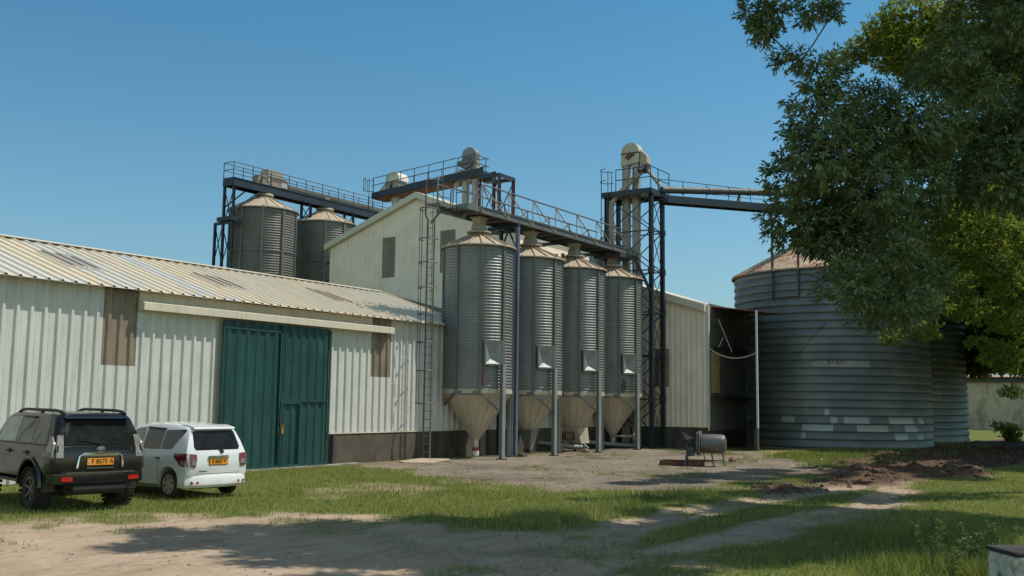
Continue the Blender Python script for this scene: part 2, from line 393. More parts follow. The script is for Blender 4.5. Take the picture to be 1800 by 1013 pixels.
for nm, ar in (('gravel', mg), ('mud', mmud), ('grass', mgrass)):
    a = me.attributes.new(nm, 'FLOAT', 'POINT'); a.data.foreach_set('value', ar.astype(np.float32))
def m_ground():
    m, nt, b, out = newmat('trodden_ground')
    n1 = noise(nt, (1,1,1), .9, 8, .65); n2 = noise(nt, (1,1,1), 9, 6, .7); n3 = noise(nt, (1,1,1), 45, 3, .6)
    dirt = ramp(nt, n1.outputs['Fac'], [(.3, (.27,.195,.135)), (.5, (.39,.295,.21)), (.7, (.48,.38,.285))]).outputs[0]
    dirt = mix(nt, dirt, ramp(nt, n2.outputs['Fac'], [(.3, (.20,.14,.09)), (.7, (.50,.40,.30))]).outputs[0], .4)
    soil = ramp(nt, n2.outputs['Fac'], [(.3, (.08,.10,.022)), (.6, (.13,.145,.036)), (.8, (.20,.18,.07))]).outputs[0]
    grav = ramp(nt, n1.outputs['Fac'], [(.28, (.13,.108,.082)), (.5, (.22,.185,.145)), (.72, (.32,.27,.215))]).outputs[0]
    grav = mix(nt, grav, ramp(nt, n3.outputs['Fac'], [(.35, (.08,.065,.05)), (.55, (.27,.23,.18)), (.72, (.55,.49,.41))]).outputs[0], .6)
    n4 = noise(nt, (1,1,1), .33, 6, .6); n5 = noise(nt, (.28,1.6,1), 3.2, 5, .65)
    dirt = mix(nt, dirt, (.19,.135,.09), ramp(nt, n5.outputs['Fac'], [(.5, G3(0)), (.72, G3(.55))]).outputs[0])
    dirt = mix(nt, dirt, (.12,.09,.06), ramp(nt, n3.outputs['Fac'], [(.62, G3(0)), (.70, G3(.6))]).outputs[0])
    n6 = noise(nt, (1,1,1), 5.5, 7, .75)
    grav = mix(nt, grav, (.10,.08,.06), ramp(nt, n6.outputs['Fac'], [(.48, G3(0)), (.62, G3(.75))]).outputs[0])
    grav = mix(nt, grav, (.42,.36,.29), ramp(nt, n6.outputs['Fac'], [(.30, G3(.6)), (.40, G3(0))]).outputs[0])
    grav = mix(nt, grav, (.075,.06,.045), ramp(nt, n4.outputs['Fac'], [(.47, G3(0)), (.66, G3(.6))]).outputs[0])
    grav = mix(nt, grav, (.26,.20,.14), ramp(nt, n5.outputs['Fac'], [(.52, G3(0)), (.75, G3(.5))]).outputs[0])
    mud = ramp(nt, n2.outputs['Fac'], [(.3, (.055,.034,.022)), (.7, (.14,.085,.055))]).outputs[0]
    def at(n): return nd(nt, 'ShaderNodeAttribute', attribute_name=n).outputs['Fac']
    c = mix(nt, dirt, soil, at('grass')); c = mix(nt, c, mud, at('mud')); c = mix(nt, c, grav, at('gravel'))
    nt.links.new(c, b.inputs['Base Color']); b.inputs['Roughness'].default_value = .95; b.inputs['Specular IOR Level'].default_value = .15
    bump(nt, b, n2.outputs['Fac'], .5, .05)
    return m
me.materials.append(m_ground())
go = bpy.data.objects.new('ground', me); COL.objects.link(go); go['kind'] = 'structure'

# blades: one triangle each, thrown where the grass mask is
def blades(name, n, xr, yr, hr, wr, dens, mat, kind='stuff', lean=.5, base=None, cat=None):
    x = RNG.uniform(*xr, n); y = RNG.uniform(*yr, n)
    k = RNG.uniform(0,1,n) < dens(x, y); x = x[k]; y = y[k]; n = len(x)
    z = height(x, y)-.008; hh = RNG.uniform(*hr, n)*(.6+.8*fbm(x,y,.8,3,51)); ww = RNG.uniform(*wr, n)
    a = RNG.uniform(0, 2*pi, n); la = RNG.uniform(0, 2*pi, n); ll = RNG.uniform(.1, lean, n)*hh
    p0 = np.stack([x+np.cos(a)*ww, y+np.sin(a)*ww, z],1); p1 = np.stack([x-np.cos(a)*ww, y-np.sin(a)*ww, z],1)
    p2 = np.stack([x+np.cos(la)*ll, y+np.sin(la)*ll, z+hh],1)
    return tris(name, np.stack([p0,p1,p2],1), np.clip(RNG.normal(.45,.22,n)+(fbm(x,y,.5,3,61)-.5)*.9, 0, 1), mat, kind)
def tris(name, P, rnd, mat, kind=None, parent=None):
    n, k, _ = P.shape
    me = bpy.data.meshes.new(name); me.vertices.add(n*k); me.vertices.foreach_set('co', P.reshape(-1).astype(np.float32))
    me.loops.add(n*k); me.loops.foreach_set('vertex_index', np.arange(n*k)); me.polygons.add(n)
    me.polygons.foreach_set('loop_start', np.arange(n)*k); me.update(calc_edges=True)
    a = me.attributes.new('rnd', 'FLOAT', 'POINT'); a.data.foreach_set('value', np.repeat(rnd, k).astype(np.float32))
    me.materials.append(mat); o = bpy.data.objects.new(name, me); COL.objects.link(o)
    if kind: o['kind'] = kind
    if parent is not None: o.parent = parent
    return o
def infront(x, y):   # thinner with distance from the yard's edge
    d = np.hypot(x, y); return np.clip((17/np.maximum(d,1))**1.3, .12, 1)
blades('lawn_grass', 900000, (6,62), (-8,24), (.035,.11), (.005,.010), lambda x,y: masks(x,y)[3]*infront(x,y)*.9*(y<23.6), M['grass'])
P_TALL = [(14.7,10.1),(16.8,11.0),(18.45,10.7),(22.4,11),(24.3,10),(21.1,9.4),(18.4,9.3),(15.6,9.2)]
P_WEED = [(14.2,3.5),(17.4,3.9),(20.5,3.5),(15.9,1.9),(13.4,1.9)]
blades('tall_grass', 24000, (13,26), (8.5,11.5), (.10,.26), (.006,.012), lambda x,y: sm(sdist(x,y,P_TALL),-.5,.5)*masks(x,y)[3]*sm(fbm(x,y,1.3,3,77),.4,.6), M['grass'], lean=.7)
blades('rank_grass', 45000, (12,22), (.5,5), (.10,.34), (.006,.012), lambda x,y: sm(sdist(x,y,P_WEED),-.8,.5)*sm(fbm(x,y,1.1,3,78),.3,.55), M['grass'], lean=.7)
blades('verge_grass', 40000, (36,64), (8.5,15), (.08,.25), (.010,.022), lambda x,y: masks(x,y)[3]*sm(fbm(x,y,.7,3,79),.35,.6), M['grass'], lean=.7)
blades('yard_weeds', 160000, (20,48), (9.5,24), (.02,.10), (.005,.011), lambda x,y: masks(x,y)[0]*sm(fbm(x,y,.55,4,91),.54,.70)*sm(fbm(x,y,2.5,2,92),.35,.6)*(y<23.3), M['grass'], lean=.8)
def litter(name, n, xr, yr, sz, dens, mat):
    x = RNG.uniform(*xr, n); y = RNG.uniform(*yr, n); k = RNG.uniform(0,1,n) < dens(x,y); x = x[k]; y = y[k]; n = len(x)
    z = height(x,y)+.008; s = RNG.uniform(*sz, n); a = RNG.uniform(0,2*pi,n); e = np.stack([np.cos(a),np.sin(a),RNG.uniform(-.4,.4,n)],1); f = np.stack([-np.sin(a),np.cos(a),RNG.uniform(-.4,.4,n)],1)
    c = np.stack([x,y,z],1); s = s[:,None]
    tris(name, np.stack([c-e*s, c-f*s*.5, c+e*s, c+f*s*.5],1), RNG.uniform(0,1,n), mat, 'stuff')
litter('leaf_litter', 12000, (8,42), (0,20), (.012,.04), lambda x,y: .22+.55*(y<9), M['litter'])
def clods(name, n, xr, yr, r, dens, mat):
    mb = MB()
    x = RNG.uniform(*xr, n); y = RNG.uniform(*yr, n); k = RNG.uniform(0,1,n) < dens(x,y); x = x[k]; y = y[k]; z = height(x,y)
    for X, Y, Z in zip(x,y,z):
        q = random.uniform(*r); o = []
        for t in (0,1,2,3,4): o.append((X+q*cos(t*1.256)*random.uniform(.7,1.3), Y+q*sin(t*1.256)*random.uniform(.7,1.3), Z-.01))
        tp = (X+random.uniform(-.3,.3)*q, Y+random.uniform(-.3,.3)*q, Z+q*random.uniform(.5,.9))
        mb.add(o+[tp], [(i,(i+1)%5,5) for i in range(5)])
    o = mb.build(name, mat); o['kind'] = 'stuff'; return o
M['clod'] = m_concrete('turned_red_soil', (.12,.07,.043), (.06,.036,.024))
clods('soil_clods', 4200, (24,60), (5,13), (.03,.13), lambda x,y: masks(x,y)[2]*sm(fbm(x,y,.9,4,41),.4,.6), M['clod'])
clods('pebbles', 9000, (8,46), (4,23), (.010,.042), lambda x,y: masks(x,y)[0]*.9+masks(x,y)[1]*.25, M['concrete'])

# ------------------------------------------------------------------ sheeting
def rib_profile(a, b, pitch, wid, hgt, flute=.006):
    """trapezoidal box-rib profile between a and b: list of (s, depth)"""
    out = []; n = int(round((b-a)/pitch)); p = (b-a)/n
    for i in range(n):
        s = a+i*p; w = wid*p
        out += [(s, 0), (s+p*.5-w*.5-.02, 0)]
        out += [(s+p*.5-w*.3, hgt), (s+p*.5+w*.3, hgt), (s+p*.5+w*.5+.02, 0)]
        e = s+p*.5+w*.5+.02; L = s+p-e
        out += [(e+L*.42, 0), (e+L*.5, flute), (e+L*.58, 0)] if L > .1 else []
    out.append((b, 0)); return out
def sheet(mb, prof, fn0, fn1, segs=1):
    """sweep profile between two curves fn(s, depth, t)"""
    o = len(mb.v); n = len(prof)
    for j in range(segs+1):
        t = j/segs
        for s, d in prof:
            a = V(fn0(s, d)); b = V(fn1(s, d)); mb.v.append(tuple(a.lerp(b, t)))
    for j in range(segs):
        for i in range(n-1): mb.f.append((o+j*n+i, o+j*n+i+1, o+(j+1)*n+i+1, o+(j+1)*n+i))

# ------------------------------------------------------------------ long shed
YW = 24.1; XE = 33.3
shed = thing('storage_shed', 'long low white ribbed steel shed with cream roof behind the parked cars', 'shed', (25, YW, 0))
w = MB()
def wallfn(z): return lambda s, d: (s, YW-d, z)
def wallpan(x0, x1, z0, z1, yoff=0):
    sheet(w, rib_profile(x0, x1, .376, .34, .058), lambda s,d: (s, YW-yoff-d, z0), lambda s,d: (s, YW-yoff-d, z1))
wallpan(2.0, 16.52, 1.07, 5.2); wallpan(16.52, 17.59, 1.07, 3.04)
wallpan(17.59, 20.45, 1.07, 5.2); wallpan(25.15, 27.37, 1.07, 5.2); wallpan(27.37, 28.44, 1.07, 3.02); wallpan(28.44, XE-.1, 1.07, 5.2); wallpan(XE-.1, 46.9, 1.07, 4.3)
wallpan(2.0, 20.4, .02, 1.069)
w.box(2.0, 2.06, YW+.06, 33.9, 0, 5.2)
wall = w.build('wall', M['wall_white'], shed)
b = MB(); b.box(17.6, 27.36, YW-.05, YW-.008, 4.55, 5.12); b.box(20.3, 25.3, YW+.02, YW+.06, 0, 4.6)
b.build('fascia_sheet', M['trim'], shed)
pl = MB(); pl.box(25.35, 46.95, YW-.03, YW+.3, -.1, 1.03)
pl.build('plinth', M['plinth'], shed)
lg = MB(); lg.box(25.2, 46.95, YW-.06, YW+.02, 1.031, 1.066); lg.build('sill_flashing', M['trim'], shed)
dp = MB(); dp.box(25.42, 25.54, YW-.14, YW-.035, 0, 1.0); dp.build('door_stop_post', M['dark_steel'], shed)
ts = MB(); ts.box(20.2, 26.6, YW-.42, YW-.05, -.1, .035); ts.build('threshold', M['concrete'], shed)
def panel(mb, x0, x1, z0, z1, y):
    sheet(mb, rib_profile(x0, x1, .36, .42, .06), lambda s,d: (s, y-d, z0), lambda s,d: (s, y-d, z1))
for (x0,x1,z0,z1) in ((16.52,17.59,3.04,5.12),(27.37,28.44,3.02,5.12)):
    q = MB(); panel(q, x0, x1, z0, z1, YW+.012); q.build('translucent_panel', M['shutter'], shed)
tc_ = MB(); tc_.prism([(17.55,YW-.34,4.60),(17.55,YW-.34,4.80),(17.55,YW-.10,4.87),(17.55,YW-.052,4.87),(17.55,YW-.052,4.60)], (10.7,0,0))
tc_.build('door_track_cover', M['trim'], shed)
def door(x0, x1, y, name):
    d = MB(); sheet(d, rib_profile(x0+.04, x1-.04, .36, .46, .05, .008), lambda s,dd: (s, y-dd, .06), lambda s,dd: (s, y-dd, 4.55))
    o = d.build(name, M['green'], shed)
    return o
dl = door(20.46, 22.86, YW-.17, 'sliding_door'); dr = door(22.87, 25.12, YW-.14, 'sliding_door')
f = MB(); y = YW-.235
f.box(20.46,22.86,y,y+.06,.04,.10); f.box(20.46,20.52,y,y+.05,.1,4.5); f.box(20.5,22.84,y,y+.05,4.28,4.34); f.box(22.79,22.85,y,y+.05,.1,4.5)
f.build('door_frame', M['green'], dl)
f = MB(); y = YW-.205
f.box(22.9,25.1,y-.02,y+.03,2.11,2.18); f.box(22.9,25.1,y-.02,y+.03,.04,.11); f.box(22.9,22.96,y-.02,y+.03,.111,2.109); f.box(25.06,25.12,y,y+.04,.112,4.5); f.box(22.9,22.96,y,y+.04,2.19,4.5)
f.build('door_frame', M['green'], dr)
f = MB(); f.box(23.72,23.78,y-.025,y+.025,.12,2.1); f.box(22.97,23.71,y-.025,y+.02,2.04,2.1); f.build('wicket_door_frame', M['green'], dr)
f = MB(); f.tube((22.86,y-.05,1.36),(22.86,y-.05,1.9),.018); f.box(22.82,22.92,y-.07,y,1.42,1.5); f.box(22.82,22.92,y-.07,y,1.02,1.12); f.tube((22.83,y-.05,.2),(22.83,y-.05,1.0),.014)
f.build('door_bolt', M['dark_steel'], dr)
f = MB(); f.box(22.88,22.97,y-.10,y-.04,1.1,1.28); f.lathe([(.04,-.01),(.055,-.01),(.055,.01),(.04,.01)], 12, (22.93,y-.07,1.33), axis=(0,1,0), closed=True)
f.build('padlock', plain('brass_padlock', (.42,.30,.10), .4, .6), dr)
RZ0, RY0, RZ1, RY1 = 5.12, YW-.36, 6.88, 29.0

def roofpt(s, d, t): return (s, RY0+(RY1-RY0)*t, RZ0+(RZ1-RZ0)*t + d)
rf = MB(); sheet(rf, rib_profile(1.7, XE, .378, .20, .055, .010), lambda s,d: roofpt(s,d,0), lambda s,d: roofpt(s,d,1), 6)
sheet(rf, rib_profile(1.7, XE, .378, .20, .055, .010), lambda s,d: (s, RY1, RZ1+d), lambda s,d: (s, 34.4, 5.08+d), 2)
roof = rf.build('roof', M['roof'], shed)
un = MB(); un.add([roofpt(1.7,-.012,0),roofpt(XE,-.012,0),roofpt(XE,-.012,1),roofpt(1.7,-.012,1)],[(0,1,2,3)])
un.build('roof_underside', M['wall_cream'], roof)
rc = MB(); rc.prism([(1.7,RY1-.28,RZ1-.005),(1.7,RY1,RZ1+.075),(1.7,RY1+.05,RZ1+.072),(1.7,RY1+.3,RZ1-.02)],(XE-1.7,0,0)); rc.build('ridge_cap', M['trim'], roof)
bw = MB(); bw.box(2.0,XE-.2,34.0,34.06,0,5.0); bw.prism([(XE-.16,YW+.07,0),(XE-.16,33.99,0),(XE-.16,33.99,5.1),(XE-.16,RY1,RZ1-.06),(XE-.16,YW+.07,5.15)],(.05,0,0)); bw.build('back_wall', M['wall_white'], shed)
vg = MB(); vg.prism([(XE,RY0-.02,RZ0-.10),(XE,RY1,RZ1-.10),(XE,RY1,RZ1+.09),(XE,RY0-.02,RZ0+.09)],(.05,0,0)); vg.build('verge_flashing', M['trim'], roof)
lk = MB(); lk.prism([(XE+.1,YW-.2,4.35),(46.9,YW-.2,4.35),(46.9,29.2,5.9),(XE+.1,29.2,5.9)],(0,0,.05)); lk.build('link_roof', M['galv_old'], shed)
lk = MB(); lk.prism([(39.5,41.5,7.05),(46.9,41.5,8.95),(46.9,30.9,6.25),(39.5,30.9,4.6)],(0,0,.05)); lk.build('valley_roof', M['galv_old'], shed)
for sx, t0, t1 in ((16.43,.37,.68),(21.72,.35,.65),(27.01,.34,.67)):
    q = MB(); prof = rib_profile(sx, sx+1.134, .378, .20, .055, .002)
    sheet(q, prof, lambda s,d: roofpt(s, d+.012, t0), lambda s,d: roofpt(s, d+.012, t1))
    sk = q.build('roof_skylight', paint('dirty_skylight', (.40,.37,.34), (.16,.1,.07), .7, .5, streak=(4,.4,1), var=.15), roof)
    g = MB()
    for k in range(3):
        xx = sx+.378*(k+.5)-.085; ta = t0+.015*(k%2)+.01; g.add([roofpt(xx,.014,ta), roofpt(xx+.045,.075,ta), roofpt(xx+.10,.075,ta), roofpt(xx,.014,t1-.03*k), roofpt(xx+.045,.075,t1-.03*k), roofpt(xx+.10,.075,t1-.03*k)], [(0,1,4,3),(1,2,5,4)])
    g.build('grime_strip', plain('black_lichen_grime', (.05,.032,.024), .9), sk)

# ------------------------------------------------------------------ mill building (gable end faces the camera's left)
XG = 47.0
mill = thing('mill_building', 'tall cream gabled mill building with lower open bay beside the big tank', 'building', (XG, 32, 0))
Y0, YR, Y2 = 45.1, 37.96, 30.8          # left eave, ridge, right eave
ZE, ZRG = 12.05, 14.62
def ztop(y):
    if y > YR: return ZRG-(y-YR)*(ZRG-ZE)/(Y0-YR)
    if y > Y2: return ZRG-(YR-y)*.378
    return 10.62-(Y2-y)*.318
prof = rib_profile(19.47, Y0, .30, .22, .028, .004)
w = MB(); o = 0
def gable(w, ya, yb, zb, ztfn):
    pr = rib_profile(ya, yb, .30, .22, .028, .004)
    sheet(w, pr, lambda s,d: (XG-d, s, zb), lambda s,d: (XG-d, s, ztfn(s)))
wins = [(40.70,39.67,9.65,12.16),(36.22,35.09,9.71,12.23),(22.6,21.49,3.04,4.97)]
spans = [(19.47,21.49,1.07,None),(21.49,22.6,1.07,3.04),(21.49,22.6,4.97,None),(22.6,30.8,1.07,None),(30.8,35.09,1.07,None),(35.09,36.22,1.07,9.71),(35.09,36.22,12.23,None),(36.22,39.67,1.07,None),(39.67,40.70,1.07,9.65),(39.67,40.70,12.16,None),(40.70,45.1,1.07,None)]
for ya, yb, zb, zt in spans: gable(w, ya, yb, zb, (lambda s, z=zt: z) if zt else (lambda s: ztop(s)))
w.box(XG+.05, 56.8, Y0-.08, Y0, 0, ZE); w.box(XG+.05, 56.8, Y2, Y2+.06, 10.3, ZRG-(YR-Y2)*.378)
w.build('wall', M['wall_cream'], mill)
for ya, yb, z0, z1 in wins:
    q = MB(); pr = rib_profile(yb, ya, .36, .42, .05)
    sheet(q, pr, lambda s,d: (XG+.01-d, s, z0), lambda s,d: (XG+.01-d, s, z1)); q.build('louvre_panel', M['shutter'], mill)
pl = MB(); pl.box(XG-.02, XG+.2, 19.5, 24.05, -.1, 1.05); pl.build('plinth', M['plinth'], mill)
rf = MB()
def slab(mb, pts, t=.06): mb.prism(pts, (0,0,t))
slab(rf, [(XG-.28,Y0+.25,ZE-.09+.06),(57,Y0+.25,ZE-.09+.06),(57,YR,ZRG+.06),(XG-.28,YR,ZRG+.06)])
slab(rf, [(XG-.28,YR-.001,ZRG+.06),(57,YR-.001,ZRG+.06),(57,Y2-.25,ZRG-(YR-Y2+.25)*.378+.06),(XG-.28,Y2-.25,ZRG-(YR-Y2+.25)*.378+.06)])
rf.build('roof', M['roof'], mill)
tr = MB()
def verge(mb, ya, za, yb, zb, x=XG-.30, h=.36):
    mb.prism([(x,ya,za-h+.1),(x,yb,zb-h+.1),(x,yb,zb+.1),(x,ya,za+.1)], (.27,0,0))
verge(tr, Y0+.28, ZE-.10, YR, ZRG); verge(tr, YR-.002, ZRG, Y2-.28, ZRG-(YR-Y2+.28)*.378)
verge(tr, Y2-.02, 10.62, 19.45, ztop(19.45))
tr.build('verge_trim', M['trim'], mill)
lt = MB(); lr = lambda y: 10.62-(Y2-y)*.318
slab(lt, [(XG-.25,Y2,lr(Y2)+.0),(52.6,Y2,lr(Y2)+.0),(52.6,19.6,lr(19.6)+.0),(XG-.25,19.6,lr(19.6)+.0)], .05)
lt.build('lean_to_roof', M['roof'], mill); lt = MB()
pr = rib_profile(XG+.55, 52.6, .30, .5, .05, 0)
sheet(lt, pr, lambda s,d: (s, 19.62, lr(19.62)+.02+d), lambda s,d: (XG+.55+(s-XG-.55)*.2, 16.35, 6.62+d))
lt.build('bay_roof', M['rusty'], mill)
cp = MB(); cp.box(XG-.035, XG+.12, 19.34, 19.466, 1.07, 7.1); cp.box(XG, XG+.10, 16.88, 16.96, 1.07, 6.72)
cp.build('corner_flashing', M['wall_white'], mill)
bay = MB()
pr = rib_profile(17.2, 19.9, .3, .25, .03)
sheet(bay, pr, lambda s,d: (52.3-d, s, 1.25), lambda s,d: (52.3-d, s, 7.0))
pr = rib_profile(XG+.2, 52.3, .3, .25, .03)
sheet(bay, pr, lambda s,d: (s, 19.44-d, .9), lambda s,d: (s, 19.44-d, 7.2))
sheet(bay, rib_profile(XG+.10, 52.3, .3, .25, .03), lambda s,d: (s, 16.97+(s-XG-.1)*.368, 0), lambda s,d: (s, 16.97+(s-XG-.1)*.368, 6.6))  # unseen slanted side wall, added to keep daylight out of the bay
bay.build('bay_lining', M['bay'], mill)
bb = MB(); bb.box(52.05, 52.28, 17.2, 19.9, -.1, 1.25); bb.box(XG+.2, 52.04, 19.38, 19.52, -.1, .9); bb.box(XG-.02,XG+.2,16.92,17.08,-.1,1.05); bb.build('bay_blockwork', M['plinth'], mill)
bb = MB(); bb.box(XG+.3,52.1,19.22,19.36,4.9,5.08); bb.box(XG+.3,52.1,19.22,19.36,2.45,2.6); bb.box(52.1,52.24,17.3,19.2,4.9,5.05); bb.box(52.1,52.24,17.3,19.7,2.55,2.66); bb.beam((XG+.3,19.3,6.2),(52,17.6,4.6),.07); bb.beam((XG+.3,17.4,6.2),(52,19.3,4.9),.05)
bb.build('bay_girt', M['dark_steel'], mill)
bb = MB(); bb.box(47.35,48.35,19.33,19.38,2.75,4.75); bb.build('board_window', M['plywood'], mill)
cb = MB(); cb.path([(XG-.02, 19.35-2.45*t, 4.95-.38*4*t*(1-t)-.25*t) for t in [i/12 for i in range(13)]], .022, 6); cb.build('slack_cable', M['white_mark'], mill)
cb = MB(); cb.path([(XG+.4, 19.0, 6.4),(XG+.5,18.7,5.6),(XG+.4,18.3,4.75)], .014, 5); cb.path([(XG+.4,18.75,5.5),(XG+.4,19.0,5.0)], .014, 5); cb.build('hanging_cable', M['white_mark'], mill)
vt = MB(); vt.lathe([(.02,1.02),(.38,1.0),(.42,.9),(.42,.05),(.40,0),(.02,0)], 20, (46.2,25.2,9.0)); vt.build('extractor_drum', M['galv'], mill)
rv = MB()
for k in range(5): rv.box(46.5,46.62,27.0+k*.42,27.16+k*.42,8.9,10.2)
rv.build('rusty_rails', M['rusty'], mill)

# ------------------------------------------------------------------ hopper silos
def corr_profile(R, z0, z1, pitch, amp, k=5):
    n = int(round((z1-z0)/pitch)); out = []
    for i in range(n*k+1): out.append((R+amp*cos(2*pi*i/k), z0+(z1-z0)*i/(n*k)))
    return out
SX = [32.65, 36.5, 40.33, 44.16]; SY = 23.2; R = 1.40
STA = [radians(215.4+5+40*k) for k in range(9)]
def make_silo(c, label):
    t = thing('hopper_silo', label, 'silo', (c[0], c[1], 0), 0, 'grey hopper silos standing in a row')
    cx, cy = c
    m = MB(); m.lathe(corr_profile(R, 2.66, 8.28, .117, .016, 6), 72, (cx,cy,0)); m.build('silo_body', M['galv'], t, 60)
    m = MB()
    for a in STA: m.obox((cx+cos(a)*(R+.03), cy+sin(a)*(R+.03), 5.42), V((cos(a),sin(a),0))*.035, V((-sin(a),cos(a),0))*.055, V((0,0,2.8)))
    m.build('stiffener', M['steel'], t)
    m = MB(); prof = [(R+.13,8.22),(R+.13,8.27),(.33,8.80),(.31,8.84)]; m.lathe(prof, 36, (cx,cy,0))
    for k in range(18):
        a = 2*pi*k/18; d = V((cos(a),sin(a),0))
        m.beam(V((cx,cy,8.30))+d*(R+.12), V((cx,cy,8.84))+d*.34, .03, .045)
    m.build('silo_roof', M['dusty'], t, 30)
    m = MB(); m.lathe([(.30,8.74),(.30,8.86),(.50,8.90),(.50,8.95),(.26,9.06)], 28, (cx,cy,0)); m.build('roof_collar', M['dusty'], t, 40)
    m = MB()
    for k in range(7):
        z0 = 9.02+k*.07; wv = .205+.025*sin(k*1.05+.3); wn = .205+.025*sin((k+1)*1.05+.3)
        q = [(cx+sx*(wv if h == 0 else wn), cy+sy*(wv if h == 0 else wn), z0+h*.07) for h in (0,1) for sx, sy in ((-1,-1),(1,-1),(1,1),(-1,1))]
        m.add(q, [(0,1,5,4),(1,2,6,5),(2,3,7,6),(3,0,4,7)])
    m.box(cx-.30,cx+.30,cy-.30,cy+.30,9.5,9.535)
    m.build('inlet_chute', M['duct'], t)
    a = radians(215.4+24.5); d = V((cos(a),sin(a),0)); s = V((-sin(a),cos(a),0)); hc = V((cx,cy,4.05))+d*(R+.06)
    m = MB(); W, H = .33, .42
    o_ = [hc+s*sx*W+V((0,0,sz*H))+d*.06 for sx, sz in ((-1,-1),(1,-1),(1,1),(-1,1))]
    i_ = [hc+s*sx*.10+V((0,0,sz*.13-.12))-d*.05 for sx, sz in ((-1,-1),(1,-1),(1,1),(-1,1))]
    m.add(o_+i_, [(0,1,5,4),(1,2,6,5),(2,3,7,6),(3,0,4,7),(4,5,6,7)])
    hp = m.build('hatch', M['hatch'], t)
    m = MB()
    for sx in (-1,1): m.obox(hc+s*sx*(W+.03), s*.035, d*.075, V((0,0,H+.06)))
    for sz in (-1,1): m.obox(hc+V((0,0,sz*(H+.035))), s*(W-.006), d*.075, V((0,0,.035)))
    m.build('hatch_frame', M['steel'], hp)
    # legs
    for ly, lx, rear in ((-1.53,-.42,0),(1.50,-.55,0),(.66,1.42,1),(-.66,1.42,1)):
        m = MB(); p = V((cx+lx, cy+ly, 0))
        m.hsec(p+V((0,0,.04)), p+V((0,0,3.62 if not rear else 2.7)), .15, .19, .016, (lx, ly, 0) if not rear else (1,0,0))
        lo = m.build('leg', M['leg_steel'], t)
        m = MB(); m.box(p.x-.17,p.x+.17,p.y-.15,p.y+.15,.0,.04); m.box(p.x-.22,p.x+.22,p.y-.2,p.y+.2,-.08,-.004); m.build('base_plate', M['dark_steel'], lo)
    m = MB(); e = lambda k: V((cx+cos(STA[k])*(R+.05), cy+sin(STA[k])*(R+.05), 2.52))
    a0, a1 = e(0), e(8); m.beam(a0, a1, .07, .16)
    m.beam(a0, V((cx-.42, cy-1.5, 1.75)), .07, .07); m.beam(a1, V((cx-.55, cy+1.47, 1.75)), .07, .07)
    m.build('hopper_brace', M['steel'], t)
    return t
def hopper(t, c, zb, rb):
    m = MB(); cx, cy = c
    m.lathe([(R+.015,2.50),(R+.015,2.66)], 48, (cx,cy,0)); m.lathe([(R+.01,2.55),(rb,zb),(rb,zb-.02)], 18, (cx,cy,0))
    for k in range(18):
        a = 2*pi*k/18; d = V((cos(a),sin(a),0)); m.beam(V((cx,cy,2.53))+d*(R+.012), V((cx,cy,zb))+d*(rb+.012), .016, .016)
    m.build('hopper_cone', M['cone'], t, 25)
L0 = 'grey hopper silo nearest the shed door with red banded outlet under its cone'
s0 = make_silo((SX[0],SY), L0)
s1 = dup(s0, (SX[1],SY,0), 'grey hopper silo beside the blue pipe with tapered steel spout under its cone')
s2 = dup(s0, (SX[2],SY,0), 'grey hopper silo above the orange stone with boxy outlet under its cone')
s3 = dup(s0, (SX[3],SY,0), 'grey hopper silo next to the navy tower with long narrow cone and side valve')
hopper(s0, (SX[0],SY), .74, .15); hopper(s1, (SX[1],SY), 1.02, .36); hopper(s2, (SX[2],SY), 1.1, .52); hopper(s3, (SX[3],SY), .62, .13)
x = SX[0]; m = MB(); m.lathe([(.17,.76),(.17,.72),(.13,.70),(.12,.40)], 16, (x,SY,0)); ot = m.build('outlet', M['cone'], s0, 40)
m = MB(); m.lathe([(.135,.40),(.135,.26)], 16, (x,SY,0)); m.build('red_band', M['red_mark'], ot)
m = MB(); m.lathe([(.14,.26),(.14,.10),(.09,.05),(.02,.05)], 16, (x,SY,0)); m.build('outlet_cap', M['white_mark'], ot)
for k in range(6):
    a = 2*pi*k/6; m = MB(); m.tube((x+.15*cos(a),SY+.15*sin(a),.70),(x+.19*cos(a),SY+.19*sin(a),.82),.012,5); m.build('clamp_bolt', M['dark_steel'], ot)
def taper(mb, c, r0, z0, r1, z1, off=(0,0)):
    q = [(c[0]+sx*r1+off[0], c[1]+sy*r1+off[1], z1) for sx, sy in ((-1,-1),(1,-1),(1,1),(-1,1))] + [(c[0]+sx*r0, c[1]+sy*r0, z0) for sx, sy in ((-1,-1),(1,-1),(1,1),(-1,1))]
    mb.add(q, [(0,1,2,3),(4,7,6,5),(0,4,5,1),(1,5,6,2),(2,6,7,3),(3,7,4,0)])
x = SX[1]; m = MB(); taper(m, (x-.05,SY-.05), .30, .98, .11, .20, (-.05,-.05)); m.box(x-.45,x+.35,SY-.42,SY+.32,.985,1.01); ot = m.build('outlet', M['galv'], s1)
m = MB(); m.box(x-.26,x+.04,SY-.26,SY+.04,.06,.195); m.build('slide_gate', M['dark_steel'], ot)
x = SX[2]; m = MB(); taper(m, (x-.05,SY-.05), .46, 1.07, .38, .36, (.22,-.1)); ot = m.build('outlet', M['cone'], s2)
m = MB()
fx = x-.46
for (ya,yb,za,zb) in ((SY-.28,SY+.22,.83,.86),(SY-.28,SY+.22,.52,.55),(SY-.28,SY-.25,.55,.83),(SY+.19,SY+.22,.55,.83)): m.box(fx-.02,fx+.12,ya,yb,za,zb)
m.build('inspection_frame', M['rusty'], ot)
m = MB(); m.tube((x+.05,SY-.75,.12),(x+.05,SY-.45,.34),.07,10); m.box(x-.08,x+.2,SY-.62,SY-.4,.05,.28); m.build('auger_head', M['steel'], ot)
